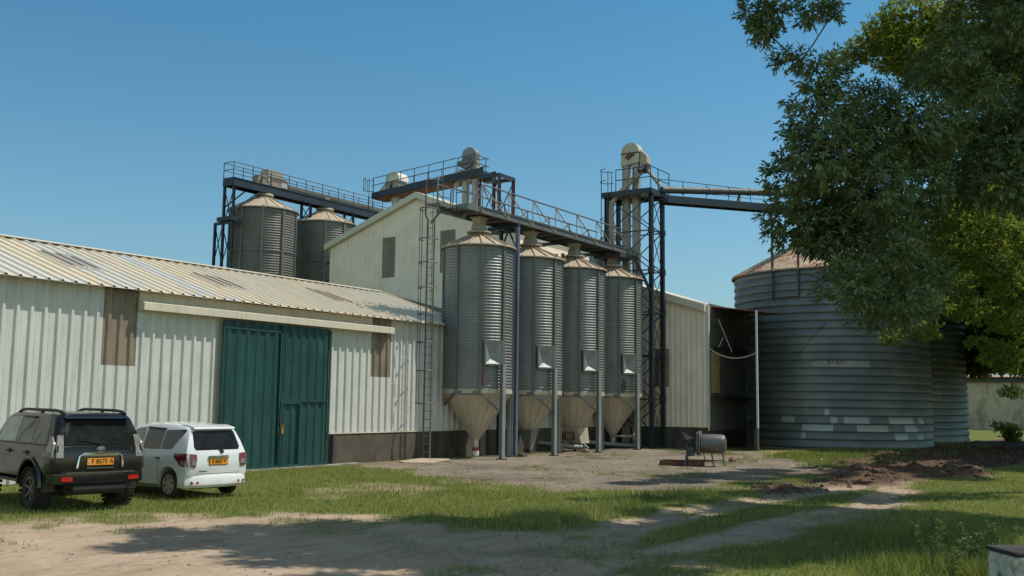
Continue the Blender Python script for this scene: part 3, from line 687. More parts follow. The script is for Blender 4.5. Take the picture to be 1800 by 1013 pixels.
x = SX[3]; m = MB(); m.lathe([(.18,.60),(.18,.56),(.13,.52),(.11,.12)], 14, (x,SY,0)); ot = m.build('outlet', M['cone'], s3, 40)
m = MB(); m.tube((x-.2,SY-.15,.6),(x+.15,SY-1.05,.6),.055,10); m.lathe([(.02,-.03),(.16,-.03),(.16,.03),(.02,.03)], 16, (x+.16,SY-1.08,.6), axis=(.35,-.93,0)); m.build('valve_pipe', M['galv'], ot, 40)
m = MB(); m.box(SX[0]-.9,SX[0]-.86,SY-1,SY-.98,4,4.01)
rs = MB(); a = radians(215.4+8.5)
for k in range(9): rs.obox((SX[0]+cos(a+.004*k)*(R+.022), SY+sin(a+.004*k)*(R+.022), 2.85+k*.075), V((cos(a),sin(a),0))*.004, V((-sin(a),cos(a),0))*(.05-.003*k), V((0,0,.028)))
rs.build('red_paint_drip', M['red_mark'], s0)

rs = MB(); a = radians(207.7+22)
for k in range(7): rs.obox((SX[3]+cos(a+.012*(k%3-1))*(R+.022), SY+sin(a+.012*(k%3-1))*(R+.022), 2.75+k*.09), V((cos(a),sin(a),0))*.004, V((-sin(a),cos(a),0))*(.20-.022*k), V((0,0,.03)))
rs.build('rust_run', M['rusty'], s3)
# discharge augers lying under the silos
for (p, q, lb) in (((38.6,24.3,.42),(40.1,22.6,.18),'grey auger tube sloping down to the boxy silo outlet'),((41.5,24.2,.42),(45.0,22.5,.12),'grey auger tube lying below the narrow silo cone')):
    t = thing('auger_tube', lb, 'auger', (p[0],p[1],0), 0, 'auger tubes under the silos')
    m = MB(); m.tube(p, q, .10, 14); m.build('tube', M['galv'], t, 40)
    d = (V(q)-V(p)).normalized()
    for u in (.55,.96):
        m = MB(); m.lathe([(.1,-.02),(.135,-.02),(.135,.02),(.1,.02)], 14, V(p).lerp(V(q),u), axis=d, closed=True); m.build('flange', M['galv'], t)
    for u in (.15,.85):
        c = V(p).lerp(V(q),u); m = MB(); m.box(c.x-.05,c.x+.05,c.y-.05,c.y+.05,-.02,max(.03,c.z-.09)); m.build('stand', M['dark_steel'], t)

# ------------------------------------------------------------------ conveyor gantry above the silos
gan = thing('conveyor_gantry', 'rusty grey truss gantry carrying the conveyor above the four silos', 'gantry', (34.6, 23.2, 0))
YN, YF, ZT, ZB, ZRL = 22.55, 23.95, 9.80, 9.535, 10.69
m = MB()
for yy in (YN, YF):
    m.box(31.8, 45.2, yy-.02, yy+.02, ZB, ZT); m.box(31.8, 45.2, yy-.06, yy-.021, ZT-.03, ZT); m.box(31.8,45.2,yy-.06,yy-.021,ZB,ZB+.03)
for k in range(14): m.box(32+k*.98, 32.07+k*.98, YN+.025, YF-.025, ZB+.02, ZB+.12)
m.build('deck_beam', M['steel'], gan)
m = MB(); m.box(31.9,45.1,YN+.03,YF-.07,ZT-.035,ZT-.005); m.build('deck_plate', M['rusty'], gan)
m = MB(); m.box(33.6,45.0,23.0,23.4,ZT+.0,ZT+.16)
for k in range(60): m.box(33.7+k*.188,33.79+k*.188,22.96,23.44,ZT+.165,ZT+.20)
m.build('chain_conveyor', M['rusty'], gan)
NX = [31.9+1.86*k for k in range(8)]
for yy, sgn, nm in ((YN-.03,1,'near'),(YF+.03,-1,'far')):
    m = MB(); pts = [(31.75,yy,ZT-.15),(31.75,yy,ZRL-.22),(31.81,yy,ZRL-.06),(31.97,yy,ZRL)]
    m.path(pts+[(44.0,yy,ZRL)], .032, 8); m.build('top_rail', M['steel'], gan, 40)
    m = MB()
    for k, xx in enumerate(NX[:-1]):
        m.tube((xx,yy,ZB+.05),(xx,yy,ZRL),.027,6)
        if sgn > 0: m.tube((xx,yy,ZRL),(NX[k+1]-.1,yy,ZB+.08),.026,6); m.tube((xx,yy,ZRL-.02),(xx+.85,yy,ZB+.1),.011,5)
        else: m.tube((NX[k+1],yy,ZRL),(xx+.1,yy,ZB+.08),.026,6)
    m.build('truss_web', M['dusty'] if sgn > 0 else M['dark_steel'], gan)
m = MB()
PX, PY = 30.95, 24.05
m.box(PX+.025,31.75,YN-.02,YN+.02,ZB+.03,ZT-.02); m.box(PX-.02,PX+.02,YN-.02,PY+.02,ZB+.03,ZT-.02); m.box(31.70,31.745,YN+.025,PY,ZB+.03,ZT-.02); m.box(PX+.03,31.69,YN+.025,PY-.03,ZB+.10,ZB+.14); m.box(PX+.025,31.69,PY-.02,PY+.02,ZB+.03,ZT-.02)
m.box(30.2,31.9,23.3,23.45,ZB-.14,ZB+.02)
m.build('end_platform', M['steel'], gan)
m = MB()
for zz in (ZT+.45,ZRL): m.tube((PX,YN,zz),(PX,23.1,zz),.022,6); m.tube((PX,YN,zz),(31.72,YN,zz),.022,6); m.tube((PX,PY,zz),(31.72,PY,zz),.022,6)
for (px, py) in ((PX,YN),(PX,23.1),(PX,23.75),(PX,PY),(31.5,YN)): m.tube((px,py,ZT-.1),(px,py,ZRL),.022,6)
m.path([(PX,23.75,ZT),(PX,23.75,ZRL-.1),(PX-.05,23.75,ZRL+.08),(PX-.35,23.7,ZRL+.1),(29.9,23.65,ZRL-.05)], .022, 6)
m.tube((PX,YN,ZT),(31.7,YN,ZRL-.2),.016,6); m.tube((PX,PY,ZRL-.3),(31.7,PY,ZT+.1),.014,6)
m.build('platform_rail', M['steel'], gan)
m = MB(); m.box(34.38,34.52,YN-.10,YN+.04,.05,ZB-.16); m.build('support_post', M['blue'], gan)
m = MB(); m.box(34.22,34.68,YN-.25,YN+.19,-.05,.05); m.box(34.3,34.62,YN-.5,YN-.26,-.05,.11); m.build('post_footing', M['plinth'], gan)
m = MB(); m.hsec((34.75,23.55,.05),(34.75,23.55,ZB-.16),.12,.16,.014,(1,0,0)); m.build('support_post', M['navy'], gan)
m = MB(); m.beam((34.45,YN-.1,ZB-.08),(34.78,24.2,ZB-.08),.14,.15); m.beam((34.5,22.65,8.6),(34.58,23.1,ZB-.16),.06); m.beam((34.72,23.48,8.6),(34.6,23.05,ZB-.16),.06); m.build('cross_beam', M['navy'], gan)
for k in (1,2,3):
    m = MB(); m.box(SX[k]-.9,SX[k]-.78,YF-.4,24.9,ZB-.12,ZB+.01); m.box(SX[k]-2.0,SX[k]-.9,24.2,24.35,ZB-.18,ZB-.06); m.build('bracket', M['dark_steel'], gan)
m = MB(); m.box(43.6,45.3,22.5,24.0,ZB-.20,ZB-.005); m.build('bracket', M['dark_steel'], gan)

# caged ladder
lad = thing('caged_ladder', 'tall grey caged ladder climbing from the ground to the silo gantry', 'ladder', (29.8, 23.4, 0))
lx, la, lb = 29.8, 23.25, 23.57
for yy in (la, lb):
    m = MB(); m.path([(lx,yy,.0),(lx,yy,9.0),(lx+.0,yy+(.12 if yy == lb else -.12),9.25),(lx+.0,yy+(.12 if yy == lb else -.12),10.55),(lx+.12,yy+(.12 if yy == lb else -.12),10.72),(lx+.33,yy+(.12 if yy == lb else -.12),10.66)], .034, 6); m.build('stile', M['steel'] if yy == la else M['dark_steel'], lad, 50)
for k in range(31):
    m = MB(); m.tube((lx,la,.3+k*.3),(lx,lb,.3+k*.3),.014,5); m.build('rung', M['steel'], lad)
m = MB(); hp = lambda a: (lx-.02-.42*sin(a)*1.25, (la+lb)/2+.36*cos(a))
for z in (2.1,3.3,4.35,5.4,6.4,7.35,8.25,9.4):
    m.path([(*hp(pi*i/14), z) for i in range(15)], .022, 5)
for a in (pi*.18,pi*.5,pi*.82): m.tube((*hp(a),2.05),(*hp(a),10.5 if a > 1.6 else 9.45),.013,5)
m.build('safety_cage', M['dark_steel'], lad)
m = MB(); m.box(29.85,30.92,23.1,23.75,9.62,9.67); m.box(29.85,30.92,23.06,23.1,9.55,9.7); m.beam((29.8,23.41,8.9),(30.5,23.41,9.6),.06); m.build('landing', M['steel'], lad)

# ------------------------------------------------------------------ navy elevator tower
tw = thing('elevator_tower', 'navy steel braced tower behind the last hopper silo', 'tower', (45.8, 22.8, 0))
TX0, TX1, TY0, TY1, TZ = 45.2, 46.5, 21.6, 24.1, 12.85
lv = [.3,2.4,4.55,6.7,8.8,10.8,12.6]
CN = [(TX0,TY0),(TX1,TY0),(TX1,TY1),(TX0,TY1)]
for cx_, cy_ in CN:
    m = MB(); m.hsec((cx_,cy_,-.05),(cx_,cy_,TZ-.1),.17,.20,.018,(0,1,0))
    for z in lv[1:-1]: m.box(cx_-.122,cx_+.122,cy_-.13,cy_+.13,z-.14,z+.14)
    m.build('post', M['navy'], tw)
for i in range(4):
    a = CN[i]; b_ = CN[(i+1)%4]; m = MB(); wide = i in (1,3)
    for z in lv[1:-1]: m.beam((*a,z),(*b_,z),.06,.06)
    for j in range(6):
        m.beam((*a,lv[j]),(*b_,lv[j+1]),.045 if wide else .03); m.beam((*b_,lv[j]),(*a,lv[j+1]),.045 if wide else .03)
    m.build('bracing', M['navy'], tw)
m = MB(); m.box(TX0-.35,TX1+.5,TY0-.15,TY1+.1,TZ-.02,TZ+.03)
for yy in (TY0-.15,TY1+.1): m.box(TX0-.35,TX1+.5,yy-.05,yy+.05,TZ-.24,TZ-.021)
for xx in (TX0-.35,TX1+.5): m.box(xx-.05,xx+.05,TY0-.09,TY1+.04,TZ-.24,TZ-.021)
m.build('platform', M['navy'], tw)
m = MB(); ZR = TZ+1.12
loop = [(TX0-.35,TY1+.6),(TX0-.35,TY0-.15),(TX1+.5,TY0-.15)]
for zz in (TZ+.58,ZR): m.path([(*p,zz) for p in [(TX1+.5,TY0-.15),(TX0-.35,TY0-.15),(TX0-.35,23.4)]], .024, 6)
for p in ((TX0-.35,TY0-.15),(TX0-.35,22.4),(TX0-.35,23.4),(TX1+.5,TY0-.15),(TX0+.5,TY0-.15)): m.tube((*p,TZ),(*p,ZR),.026,6)
m.build('guard_rail', M['navy'], tw)
m = MB()   # ladder with cage on the left face
cxl, cyl = TX0-.25, TY1-.30
for yy in (-.2,.2): m.tube((cxl+yy,cyl,8.5),(cxl+yy,cyl,ZR),.022,6)
for k in range(14): m.tube((cxl-.2,cyl,8.7+k*.3),(cxl+.2,cyl,8.7+k*.3),.011,5)
for z in (9.5,10.5,11.5,ZR-.55,ZR+.05): m.path([(cxl+.42*cos(pi*i/12), cyl+.5*sin(pi*i/12), z) for i in range(13)], .02, 5)
for a in (.2,.5,.8): m.tube((cxl+.42*cos(pi*a),cyl+.5*sin(pi*a),9.5),(cxl+.42*cos(pi*a),cyl+.5*sin(pi*a),ZR+.05),.013,5)
m.build('tower_ladder', M['dark_steel'], tw)

be = thing('bucket_elevator', 'dusty twin leg bucket elevator with rounded head inside the navy tower', 'elevator', (45.8, 22.95, 0))
for y0, y1 in ((23.1,23.46),(22.54,22.88)):
    m = MB(); m.box(45.65,45.95,y0,y1,.0,14.55)
    for z in (3.2,6.4,9.7,12.4): m.box(45.62,45.98,y0-.03,y1+.03,z,z+.05)
    m.build('elevator_leg', M['duct'], be)
m = MB(); yc = 22.95; hw = .50
prof = [(yc-hw,14.45),(yc+hw+.03,14.3),(yc+hw,15.0)] + [(yc+hw*cos(pi*i/12), 15.0+hw*sin(pi*i/12)) for i in range(1,12)] + [(yc-hw,15.0)]
m.prism([(45.55,y,z) for y,z in prof], (.5,0,0)); m.build('elevator_head', M['cone'], be)
m = MB(); m.prism([(45.55-.02,y,z) for y,z in [(yc-hw-.02,14.92),(yc+hw+.02,14.92),(yc+hw+.02,14.98),(yc-hw-.02,14.98)]], (.54,0,0)); m.prism([(45.5,y,z) for y,z in [(yc-.3,14.86),(yc+.1,14.6),(yc+.3,14.75),(yc,15.0)]], (.05,0,0)); m.build('head_band', M['rusty'], be)
m = MB(); m.prism([(45.6,22.40,15.05),(45.6,22.05,14.75),(45.6,22.0,14.35),(45.6,22.25,14.0),(45.6,22.40,14.4)], (.4,0,0)); m.build('discharge_hood', M['dusty'], be)
m = MB(); m.box(45.5,45.8,21.95,22.25,13.85,14.25); m.tube((45.5,22.15,14.1),(45.25,22.3,13.9),.13,10); m.build('drive_motor', M['dark_steel'], be)
m = MB(); m.path([(45.6,22.25,13.95),(45.35,22.7,13.5),(45.1,23.55,12.6),(45.05,23.72,12.35),(45.05,23.76,12.1),(45.05,23.76,9.9)], .13, 12); m.build('grain_spout', M['dusty'], be, 50)
m = MB(); m.path([(45.7,22.05,14.0),(45.8,21.75,13.6),(45.9,21.45,13.15)], .09, 10); m.build('grain_spout', M['dusty'], be, 50)
m = MB(); m.path([(45.3,22.9,11.0-1.2),(45.3,22.62,9.9),(45.25,22.55,9.7),(45.25,22.52,6)], .05, 8); m.build('return_pipe', M['duct'], be, 50)

m = MB(); m.beam((44.6,22.2,9.3),(45.15,21.62,7.7),.14,.12); m.build('brace', M['navy'], gan)

tb = thing('transfer_conveyor', 'long enclosed tube conveyor on navy walkway from the tower towards the big tank', 'conveyor', (46.0, 21.4, 12.5))
A = V((46.0,21.4,12.95)); B = V((56.1,16.0,14.0)); A2 = V((46.0,21.3,12.42)); B2 = V((55.4,16.3,12.85))
m = MB(); m.tube(A, B, .18, 16); m.build('conveyor_tube', paint('grey_conveyor_tube', (.085,.09,.085), (.06,.05,.04), .5, .55, .1), tb, 40)
m = MB()
for u in (.12,.26,.38,.5,.62,.74,.86): m.lathe([(.18,-.02),(.21,-.02),(.21,.02),(.18,.02)], 16, A.lerp(B,u), axis=(B-A).normalized(), closed=True)
m.build('tube_flange', M['steel'], tb)
side = (B2-A2).cross(V((0,0,1))).normalized()
m = MB()
for k in (-.35,.35): m.beam(A2+side*k, B2+side*k, .08, .36)
m.beam(A2, B2, .66, .03)
for k in range(12): c = A2.lerp(B2,k/11); m.beam(c-side*.34+V((0,0,-.1)), c+side*.34+V((0,0,-.1)), .05, .06)
m.build('walkway', M['navy'], tb)
m = MB()
for k in (-.35,):
    m.beam(A2+side*k+V((0,0,1.15)), B2+side*k+V((0,0,.95)), .03); m.beam(A2+side*k+V((0,0,.62)), B2+side*k+V((0,0,.5)), .022)
    for j in range(8): c = A2.lerp(B2,j/7)+side*k; m.beam(c, c+V((0,0,1.15-.2*j/7)), .03)
m.build('walkway_rail', M['navy'], tb)
m = MB()
for u in (.45,.8): c = A2.lerp(B2,u); d = A.lerp(B,u); m.beam(c, d, .08); m.beam(c+side*.3, d, .05)
m.build('tube_stand', M['rusty'], tb)

# ------------------------------------------------------------------ silos, gantries and plant behind the shed
BY = 48.5; BR = 2.12
def back_silo(cx, label):
    t = thing('round_silo', label, 'silo', (cx, BY, 0), 0, 'dull round silos behind the shed roof')
    m = MB(); m.lathe(corr_profile(BR, 3.0, 14.1, .16, .02, 5), 64, (cx,BY,0)); m.build('silo_body', M['galv_old'], t, 60)
    m = MB()
    for k in range(10):
        a = 2*pi*(k+.3)/10; m.obox((cx+cos(a)*(BR+.04),BY+sin(a)*(BR+.04),8.6), V((cos(a),sin(a),0))*.045, V((-sin(a),cos(a),0))*.08, V((0,0,5.55)))
    for z in (5.5,8.4,11.3): m.lathe([(BR+.02,z),(BR+.05,z),(BR+.05,z+.08),(BR+.02,z+.08)], 64, (cx,BY,0), closed=True)
    m.build('stiffener', M['galv_old'], t)
    m = MB(); m.lathe([(BR+.14,14.02),(BR+.14,14.08),(.45,15.0),(.43,15.04)], 40, (cx,BY,0))
    for k in range(20):
        a = 2*pi*k/20; d = V((cos(a),sin(a),0)); m.beam(V((cx,BY,14.1))+d*(BR+.12), V((cx,BY,15.03))+d*.46, .035, .05)
    m.build('silo_roof', M['dusty'], t, 30)
    m = MB(); m.lathe([(.42,14.96),(.42,15.06),(.62,15.10),(.60,15.2),(.34,15.36)], 28, (cx,BY,0)); m.build('roof_collar', M['dusty'], t, 40)
    m = MB(); m.lathe([(.24,15.3),(.20,15.6),(.34,15.95)], 4, (cx,BY,0), pi/4, pi/4+2*pi); m.build('inlet_chute', M['duct'], t)
    return t
bs = back_silo(44.35, 'dull grey round silo left of its twin behind the shed roof')
dup(bs, (49.9,BY,0), 'dull grey round silo partly hidden by the mill gable')
cw = thing('silo_catwalk', 'rusty navy railed catwalk running above the two silos behind the shed', 'catwalk', (41.4, BY, 0))
CZ, CX, HW = 15.75, 41.4, .45
m = MB()
for yy in (BY-HW,BY+HW):
    m.box(CX,56.2,yy-.04,yy+.04,CZ-.52,CZ); m.box(CX,56.2,yy-.10,yy-.041,CZ-.04,CZ); m.box(CX,56.2,yy-.10,yy-.041,CZ-.52,CZ-.48)
for k in range(16): m.box(CX+.1+k*.95,CX+.2+k*.95,BY-HW+.05,BY+HW-.05,CZ-.4,CZ-.15)
m.box(CX-.05,CX-.001,BY-HW,BY+HW,CZ-.5,CZ)
m.build('deck', M['navy'], cw)
m = MB(); m.box(CX+.05,56.2,BY-HW+.05,BY+HW-.05,CZ-.06,CZ-.02); m.build('deck_plate', M['rusty'], cw)
m = MB(); m.box(46.0,56.2,BY-.1,BY+.34,CZ+.03,CZ+.45); m.build('conveyor_trough', M['galv_old'], cw)
for yy in (BY-HW,BY+HW):
    m = MB()
    for zz in (CZ+.5,CZ+.97): m.tube((CX,yy,zz),(56.2,yy,zz),.024,6)
    for k in range(10): m.tube((CX+k*1.55,yy,CZ-.2),(CX+k*1.55,yy,CZ+.97),.028,6)
    if yy > BY:
        for zz in (CZ+.5,CZ+.97): m.tube((CX,BY-HW,zz),(CX,BY+HW,zz),.024,6)
    m.build('hand_rail', M['dark_steel'], cw)
for px, z0 in ((CX+.1,3),(48.1,14.15),(52.3,14.1)):
    m = MB()
    for yy in (BY-HW+.03,BY+HW-.03): m.hsec((px,yy,z0),(px,yy,CZ-.53),.13,.15,.014,(1,0,0))
    zs = [z0+(CZ-.6-z0)*q/(5 if z0 < 5 else 1) for q in range(6 if z0 < 5 else 2)]
    for a, b_ in zip(zs, zs[1:]): m.beam((px,BY-HW,a),(px,BY+HW,b_),.045); m.beam((px,BY+HW,a),(px,BY-HW,b_),.045)
    if z0 < 5: m.beam((px,BY-HW,13.7),(px+2.1,BY-HW,CZ-.54),.08); m.beam((px,BY+HW,13.9),(px+1.6,BY+HW,CZ-.54),.07)
    m.build('trestle', M['navy'], cw)
m = MB(); ox = CX+.1
for yy in (BY+1.15,): m.hsec((ox,yy,0),(ox,yy,13.0),.13,.15,.014,(1,0,0))
m.beam((ox,BY+1.2,12.95),(ox,BY-HW,12.95),.14,.16); m.box(ox-.25,ox+.25,BY-.6,BY+.75,13.04,13.3)
for q in range(4): m.beam((ox,BY+1.15,3.3+q*2.4),(ox,BY+HW,5.7+q*2.4),.045); m.beam((ox,BY+HW,3.3+q*2.4),(ox,BY+1.15,5.7+q*2.4),.045)
m.build('trestle', M['navy'], cw)
dh = thing('drive_housing', 'rusty boxed drive unit standing on the catwalk over the left silo', 'machine', (44.7, BY, CZ))
m = MB(); m.box(43.8,46.0,BY-.40,BY+.40,CZ,CZ+.62); m.prism([(43.7,BY-.3,CZ+.05),(43.4,BY-.3,CZ+.05),(43.6,BY-.3,CZ+.6),(43.79,BY-.3,CZ+.6)],(0,.5,0)); m.build('housing', paint('rust_brown_grey_box', (.25,.21,.16), (.14,.08,.05), .8, .7, var=.2, rust=RUST, rust_t=.55), dh)
m = MB(); m.box(44.3,45.6,BY-.36,BY+.36,CZ+.67,CZ+1.1); m.box(44.2,45.75,BY-.44,BY+.44,CZ+.622,CZ+.668); m.build('fan_box', M['duct'], dh)
m = MB(); m.lathe([(.02,0),(.1,0),(.1,.05),(.02,.05)], 14, (44.3,BY-.46,CZ+.38), axis=(0,1,0)); m.build('dial', M['patch'], dh)
m = MB(); m.box(45.4,45.9,BY-.43,BY-.405,CZ+.08,CZ+.4); m.build('inspection_cover', M['patch'], dh)

rbz = thing('roof_bridge', 'dark navy railed conveyor bridge above the mill roof ridge', 'bridge', (52, 40, 15))
XB = 52.0
def bz(y): return 16.28+(45.5-y)*.075
m = MB()
for xx in (XB-.7,XB+.7):
    m.prism([(xx-.04,45.5,bz(45.5)-.42),(xx-.04,36.2,bz(36.2)-.5),(xx-.04,36.2,bz(36.2)),(xx-.04,45.5,bz(45.5))],(.08,0,0))
for k in range(10): y = 45.3-k; m.box(XB-.655,XB+.655,y-.05,y+.05,bz(y)-.4,bz(y)-.2)
m.build('bridge_girder', M['navy'], rbz)
m = MB(); m.prism([(XB-.65,45.4,bz(45.4)-.46),(XB-.65,36.3,bz(36.3)-.52),(XB-.65,36.3,bz(36.3)-.48),(XB-.65,45.4,bz(45.4)-.42)],(1.3,0,0)); m.build('bridge_floor', M['rusty'], rbz)
for xx in (XB-.7,XB+.7):
    m = MB()
    for dz in (.5,1.0): m.tube((xx,45.5,bz(45.5)+dz),(xx,36.9,bz(36.9)+dz),.026,6)
    if xx < XB:
        for dz in (.5,1.0): m.tube((xx,36.9,bz(36.9)+dz),(XB+.9,36.9,bz(36.9)+dz-.05),.026,6)
    for k in range(8): y = 45.4-k*1.2; m.tube((xx,y,bz(y)-.1),(xx,y,bz(y)+1.0),.028,6)
    m.build('hand_rail', M['dark_steel'], rbz)
m = MB()
for p in ((51.2,36.4),(51.2,34.9),(52.8,36.4),(52.8,34.9)): m.hsec((*p,12.6),(*p,16.35),.16,.18,.016,(1,0,0))
m.build('bridge_post', paint('maroon_steel_paint', (.085,.025,.035), (.05,.04,.06), .6, .5, var=.3), rbz)
m = MB(); m.box(51.1,52.9,34.82,34.98,16.2,16.42); m.box(51.1,51.28,34.99,36.4,16.2,16.42); m.box(52.72,52.9,34.99,36.4,16.2,16.42)
for x_ in (51.2,52.8): m.beam((x_,36.4,13.4),(x_,34.9,16.1),.05); m.beam((x_,34.9,13.4),(x_,36.4,16.1),.05)
m.box(51.4,51.9,35.6,36.3,16.0,16.4)
m.build('bridge_frame', M['navy'], rbz)
m = MB()
for a in range(13): pass
cx_, cy_ = XB-.75, 45.7
for z in (bz(45.5)+.2,bz(45.5)+.95): m.path([(cx_+.42*cos(pi*i/10+pi*.0), cy_+.42*sin(pi*i/10), z) for i in range(11)], .022, 5)
for a in (0,.33,.66,1): m.tube((cx_+.42*cos(pi*a),cy_+.42*sin(pi*a),bz(45.5)+.1),(cx_+.42*cos(pi*a),cy_+.42*sin(pi*a),bz(45.5)+1.0),.02,5)
for xx in (-.2,.2): m.tube((cx_+xx,45.55,13),(cx_+xx,45.55,bz(45.5)+1.0),.022,5)
for k in range(10): m.tube((cx_-.2,45.55,13.2+k*.3),(cx_+.2,45.55,13.2+k*.3),.012,5)
m.build('access_ladder', M['dark_steel'], rbz)
m = MB(); m.tube((52,44.0,bz(44)-.5),(52,43.4,13),.3,12); m.tube((52,43.9,bz(44)-.5),(52,44.9,13),.08,8); m.build('down_spout', M['duct'], rbz, 40)
cv = thing('motor_cover', 'white hooded motor cover at the left end of the roof bridge', 'machine', (52, 43.9, 16.3))
m = MB(); z = bz(43.9)
m.prism([(51.5,y,zz) for y,zz in [(44.45,z+.55),(44.45,z+.85),(44.2,z+1.15),(43.85,z+1.25),(43.5,z+1.12),(43.3,z+.85),(43.3,z+.55)]], (1.0,0,0)); m.build('cover', M['white_mark'], cv, 40)
m = MB(); m.prism([(51.55,y,zz) for y,zz in [(45.1,z-.0),(44.5,z+.54),(44.0,z+.54),(44.3,z-.0)]], (.9,0,0)); m.box(51.6,52.4,43.4,43.95,z,z+.54); m.build('casing', M['duct'], cv)
e2 = thing('bucket_elevator', 'small grey bucket elevator head rising through the roof bridge', 'elevator', (51.9, 37.4, 12))
m = MB(); yc = 37.55; z = 17.75
m.prism([(51.55,y,zz) for y,zz in [(yc-.55,z-.1),(yc-.55,z+.2)] + [(yc-.55*cos(pi*i/10), z+.25+.5*sin(pi*i/10)) for i in range(11)] + [(yc+.55,z-.05),(yc+.95,z-.15),(yc+.95,z-.3),(yc+.2,z-.8),(yc-.1,z-.85)]], (.45,0,0)); m.build('elevator_head', M['galv'], e2)
m = MB(); m.box(51.45,51.549,yc-.15,yc+.35,z-.25,z+.1); m.prism([(51.4,yc+.9,z-.15),(51.4,yc-.3,z-.25),(51.4,yc-.3,z-.5),(51.4,yc+.2,z-.7)],(.149,0,0)); m.build('discharge_door', M['steel'], e2)
for y0 in (36.95,37.75):
    m = MB(); m.box(51.6,51.98,y0,y0+.32 if y0 > 37.2 else y0+.36,12.3,17.6 if y0 < 37.2 else 16.9); m.build('elevator_leg', M['duct'], e2)
m = MB(); m.path([(51.7,38.15,17.1),(51.7,38.35,16.7),(51.7,38.7,16.0)], .16, 10); m.box(51.5,51.95,38.05,38.6,16.65,17.0); m.build('spout', M['duct'], e2)

# ------------------------------------------------------------------ big ribbed tanks
TP = .4; TN = 23
def ring_prof(Rr, k0, k1, off=0, inset=0):
    out = []
    for k in range(k0, k1):
        z = .06+k*TP
        for i in range(9):
            u = i/8
            if i == 8 and k < k1-1: continue
            out.append((Rr+off-.03+.105*np.interp(u,[0,.06,.14,.3,.5,.75,1],[0,.6,.95,1,.8,.42,0]), z+u*TP*(1-2*inset)+inset*TP))
    return out
def make_tank(cx, cy, Rr, label):
    t = thing('storage_tank', label, 'tank', (cx, cy, 0), 0, 'huge ribbed round storage tanks')
    m = MB(); m.lathe(ring_prof(Rr, 0, TN), 96, (cx,cy,0)); m.build('tank_wall', M['tank'], t, 50)
    m = MB(); m.lathe([(Rr+.22,-.1),(Rr+.22,.05),(Rr-.3,.055)], 96, (cx,cy,0)); m.build('base_slab', M['concrete'], t, 40)
    zt = .06+TN*TP
    m = MB(); m.lathe([(Rr+.20,zt-.10),(Rr+.21,zt-.02),(1.05,zt+2.25),(1.02,zt+2.3)], 48, (cx,cy,0))
    for k in range(24):
        a = 2*pi*k/24; d = V((cos(a),sin(a),0)); m.beam(V((cx,cy,zt))+d*(Rr+.18), V((cx,cy,zt+2.27))+d*1.06, .05, .07)
    m.build('tank_roof', M['tank_roof'], t, 20)
    m = MB(); m.lathe([(1.0,zt+2.2),(1.0,zt+2.55),(1.22,zt+2.56),(1.22,zt+2.64),(.3,zt+3.0)], 32, (cx,cy,0)); m.build('roof_cap', M['galv_old'], t, 40)
    return t
def patches(t, cx, cy, Rr, lst):
    for a0, a1, z in lst:
        k = int((z-.06)/TP); m = MB()
        pr = ring_prof(Rr, k, k+1, .012, .04); n = max(2,int((a1-a0)/2))
        o_ = len(m.v); m.lathe(pr, n, (cx,cy,0), radians(a0), radians(a1))
        m.build('patch_sheet', M['patch'], t, 50)
T1 = (56.15,16.0); T2 = (67.3,16.05); TR = 5.08
t1 = make_tank(*T1, TR, 'huge blue grey ribbed tank with rusty cone roof right of the open bay')
t2 = make_tank(*T2, TR, 'huge dark ribbed tank mostly hidden behind the nearer tank')
M['strip'] = paint('chalky_worn_strip', (.30,.31,.30), (.15,.17,.17), .7, .6, streak=(5,5,5), var=.15)
m = MB(); pr = ring_prof(TR, 10, 11, .012, .04); m.lathe(pr, 14, (*T1,0), radians(186), radians(217)); m.build('patch_sheet', M['strip'], t1, 50)
patches(t1, *T1, TR, [(192.1,194.6,1.75),(195,198.7,1.34),(202.4,216.1,1.34),(228,246,1.34),(179.7,196.5,.93),(209.3,227.2,.93),(238.6,249,.93),(179,181.5,.52),(231.5,241,.52),(249.5,256,.55),(250.5,256,1.34),(167.4,175.5,1.34),(136,141,1.34)])
m = MB(); pr = ring_prof(TR, 2, 3, .010, .04); m.lathe(pr, 10, (*T1,0), radians(150), radians(169)); m.build('patch_sheet', M['tank'], t1, 50)
patches(t2, *T2, TR, [(216,221,.93)])
m = MB()
def tk(deg, z, r=TR+.075): return V((T1[0]+cos(radians(deg))*r, T1[1]+sin(radians(deg))*r, z))
for (pts) in ([(194,4.42),(195.2,4.46),(195.4,4.36),(194.2,4.30),(195.6,4.29)],[(196.8,4.44),(197.3,4.38),(196.9,4.32)],[(199,4.46),(200.2,4.44),(199.2,4.36),(200.4,4.32),(199.2,4.27)],[(201.6,4.44),(201.8,4.30)],[(203.2,4.47),(203.4,4.36)]):
    m.path([tk(*p) for p in pts], .022, 5)
m.build('painted_marks', M['red_mark'], t1)
m = MB()
zt = .06+TN*TP
for a in (163.5,179.5):
    p = tk(a, 7.7, TR+.14); m.hsec(p, p+V((0,0,5.0)), .09, .10, .012, (1,0,0))
p, q = tk(163.5,7.75,TR+.14), tk(179.5,7.75,TR+.14); m.beam(p, q, .06, .05); m.beam(p+V((0,0,3.6)), q+V((0,0,2.2)), .04); m.beam(q+V((0,0,3.6)), p+V((0,0,2.2)), .04); m.beam(p+V((0,0,4.95)), q+V((0,0,4.95)), .1)
m.build('support_frame', M['dark_steel'], t1)
m = MB(); m.path([tk(194-2*i, 6.35-.02*i*i*.3-.16*i, TR+.08) for i in range(9)], .014, 5); m.build('slack_wire', M['dark_steel'], t1)

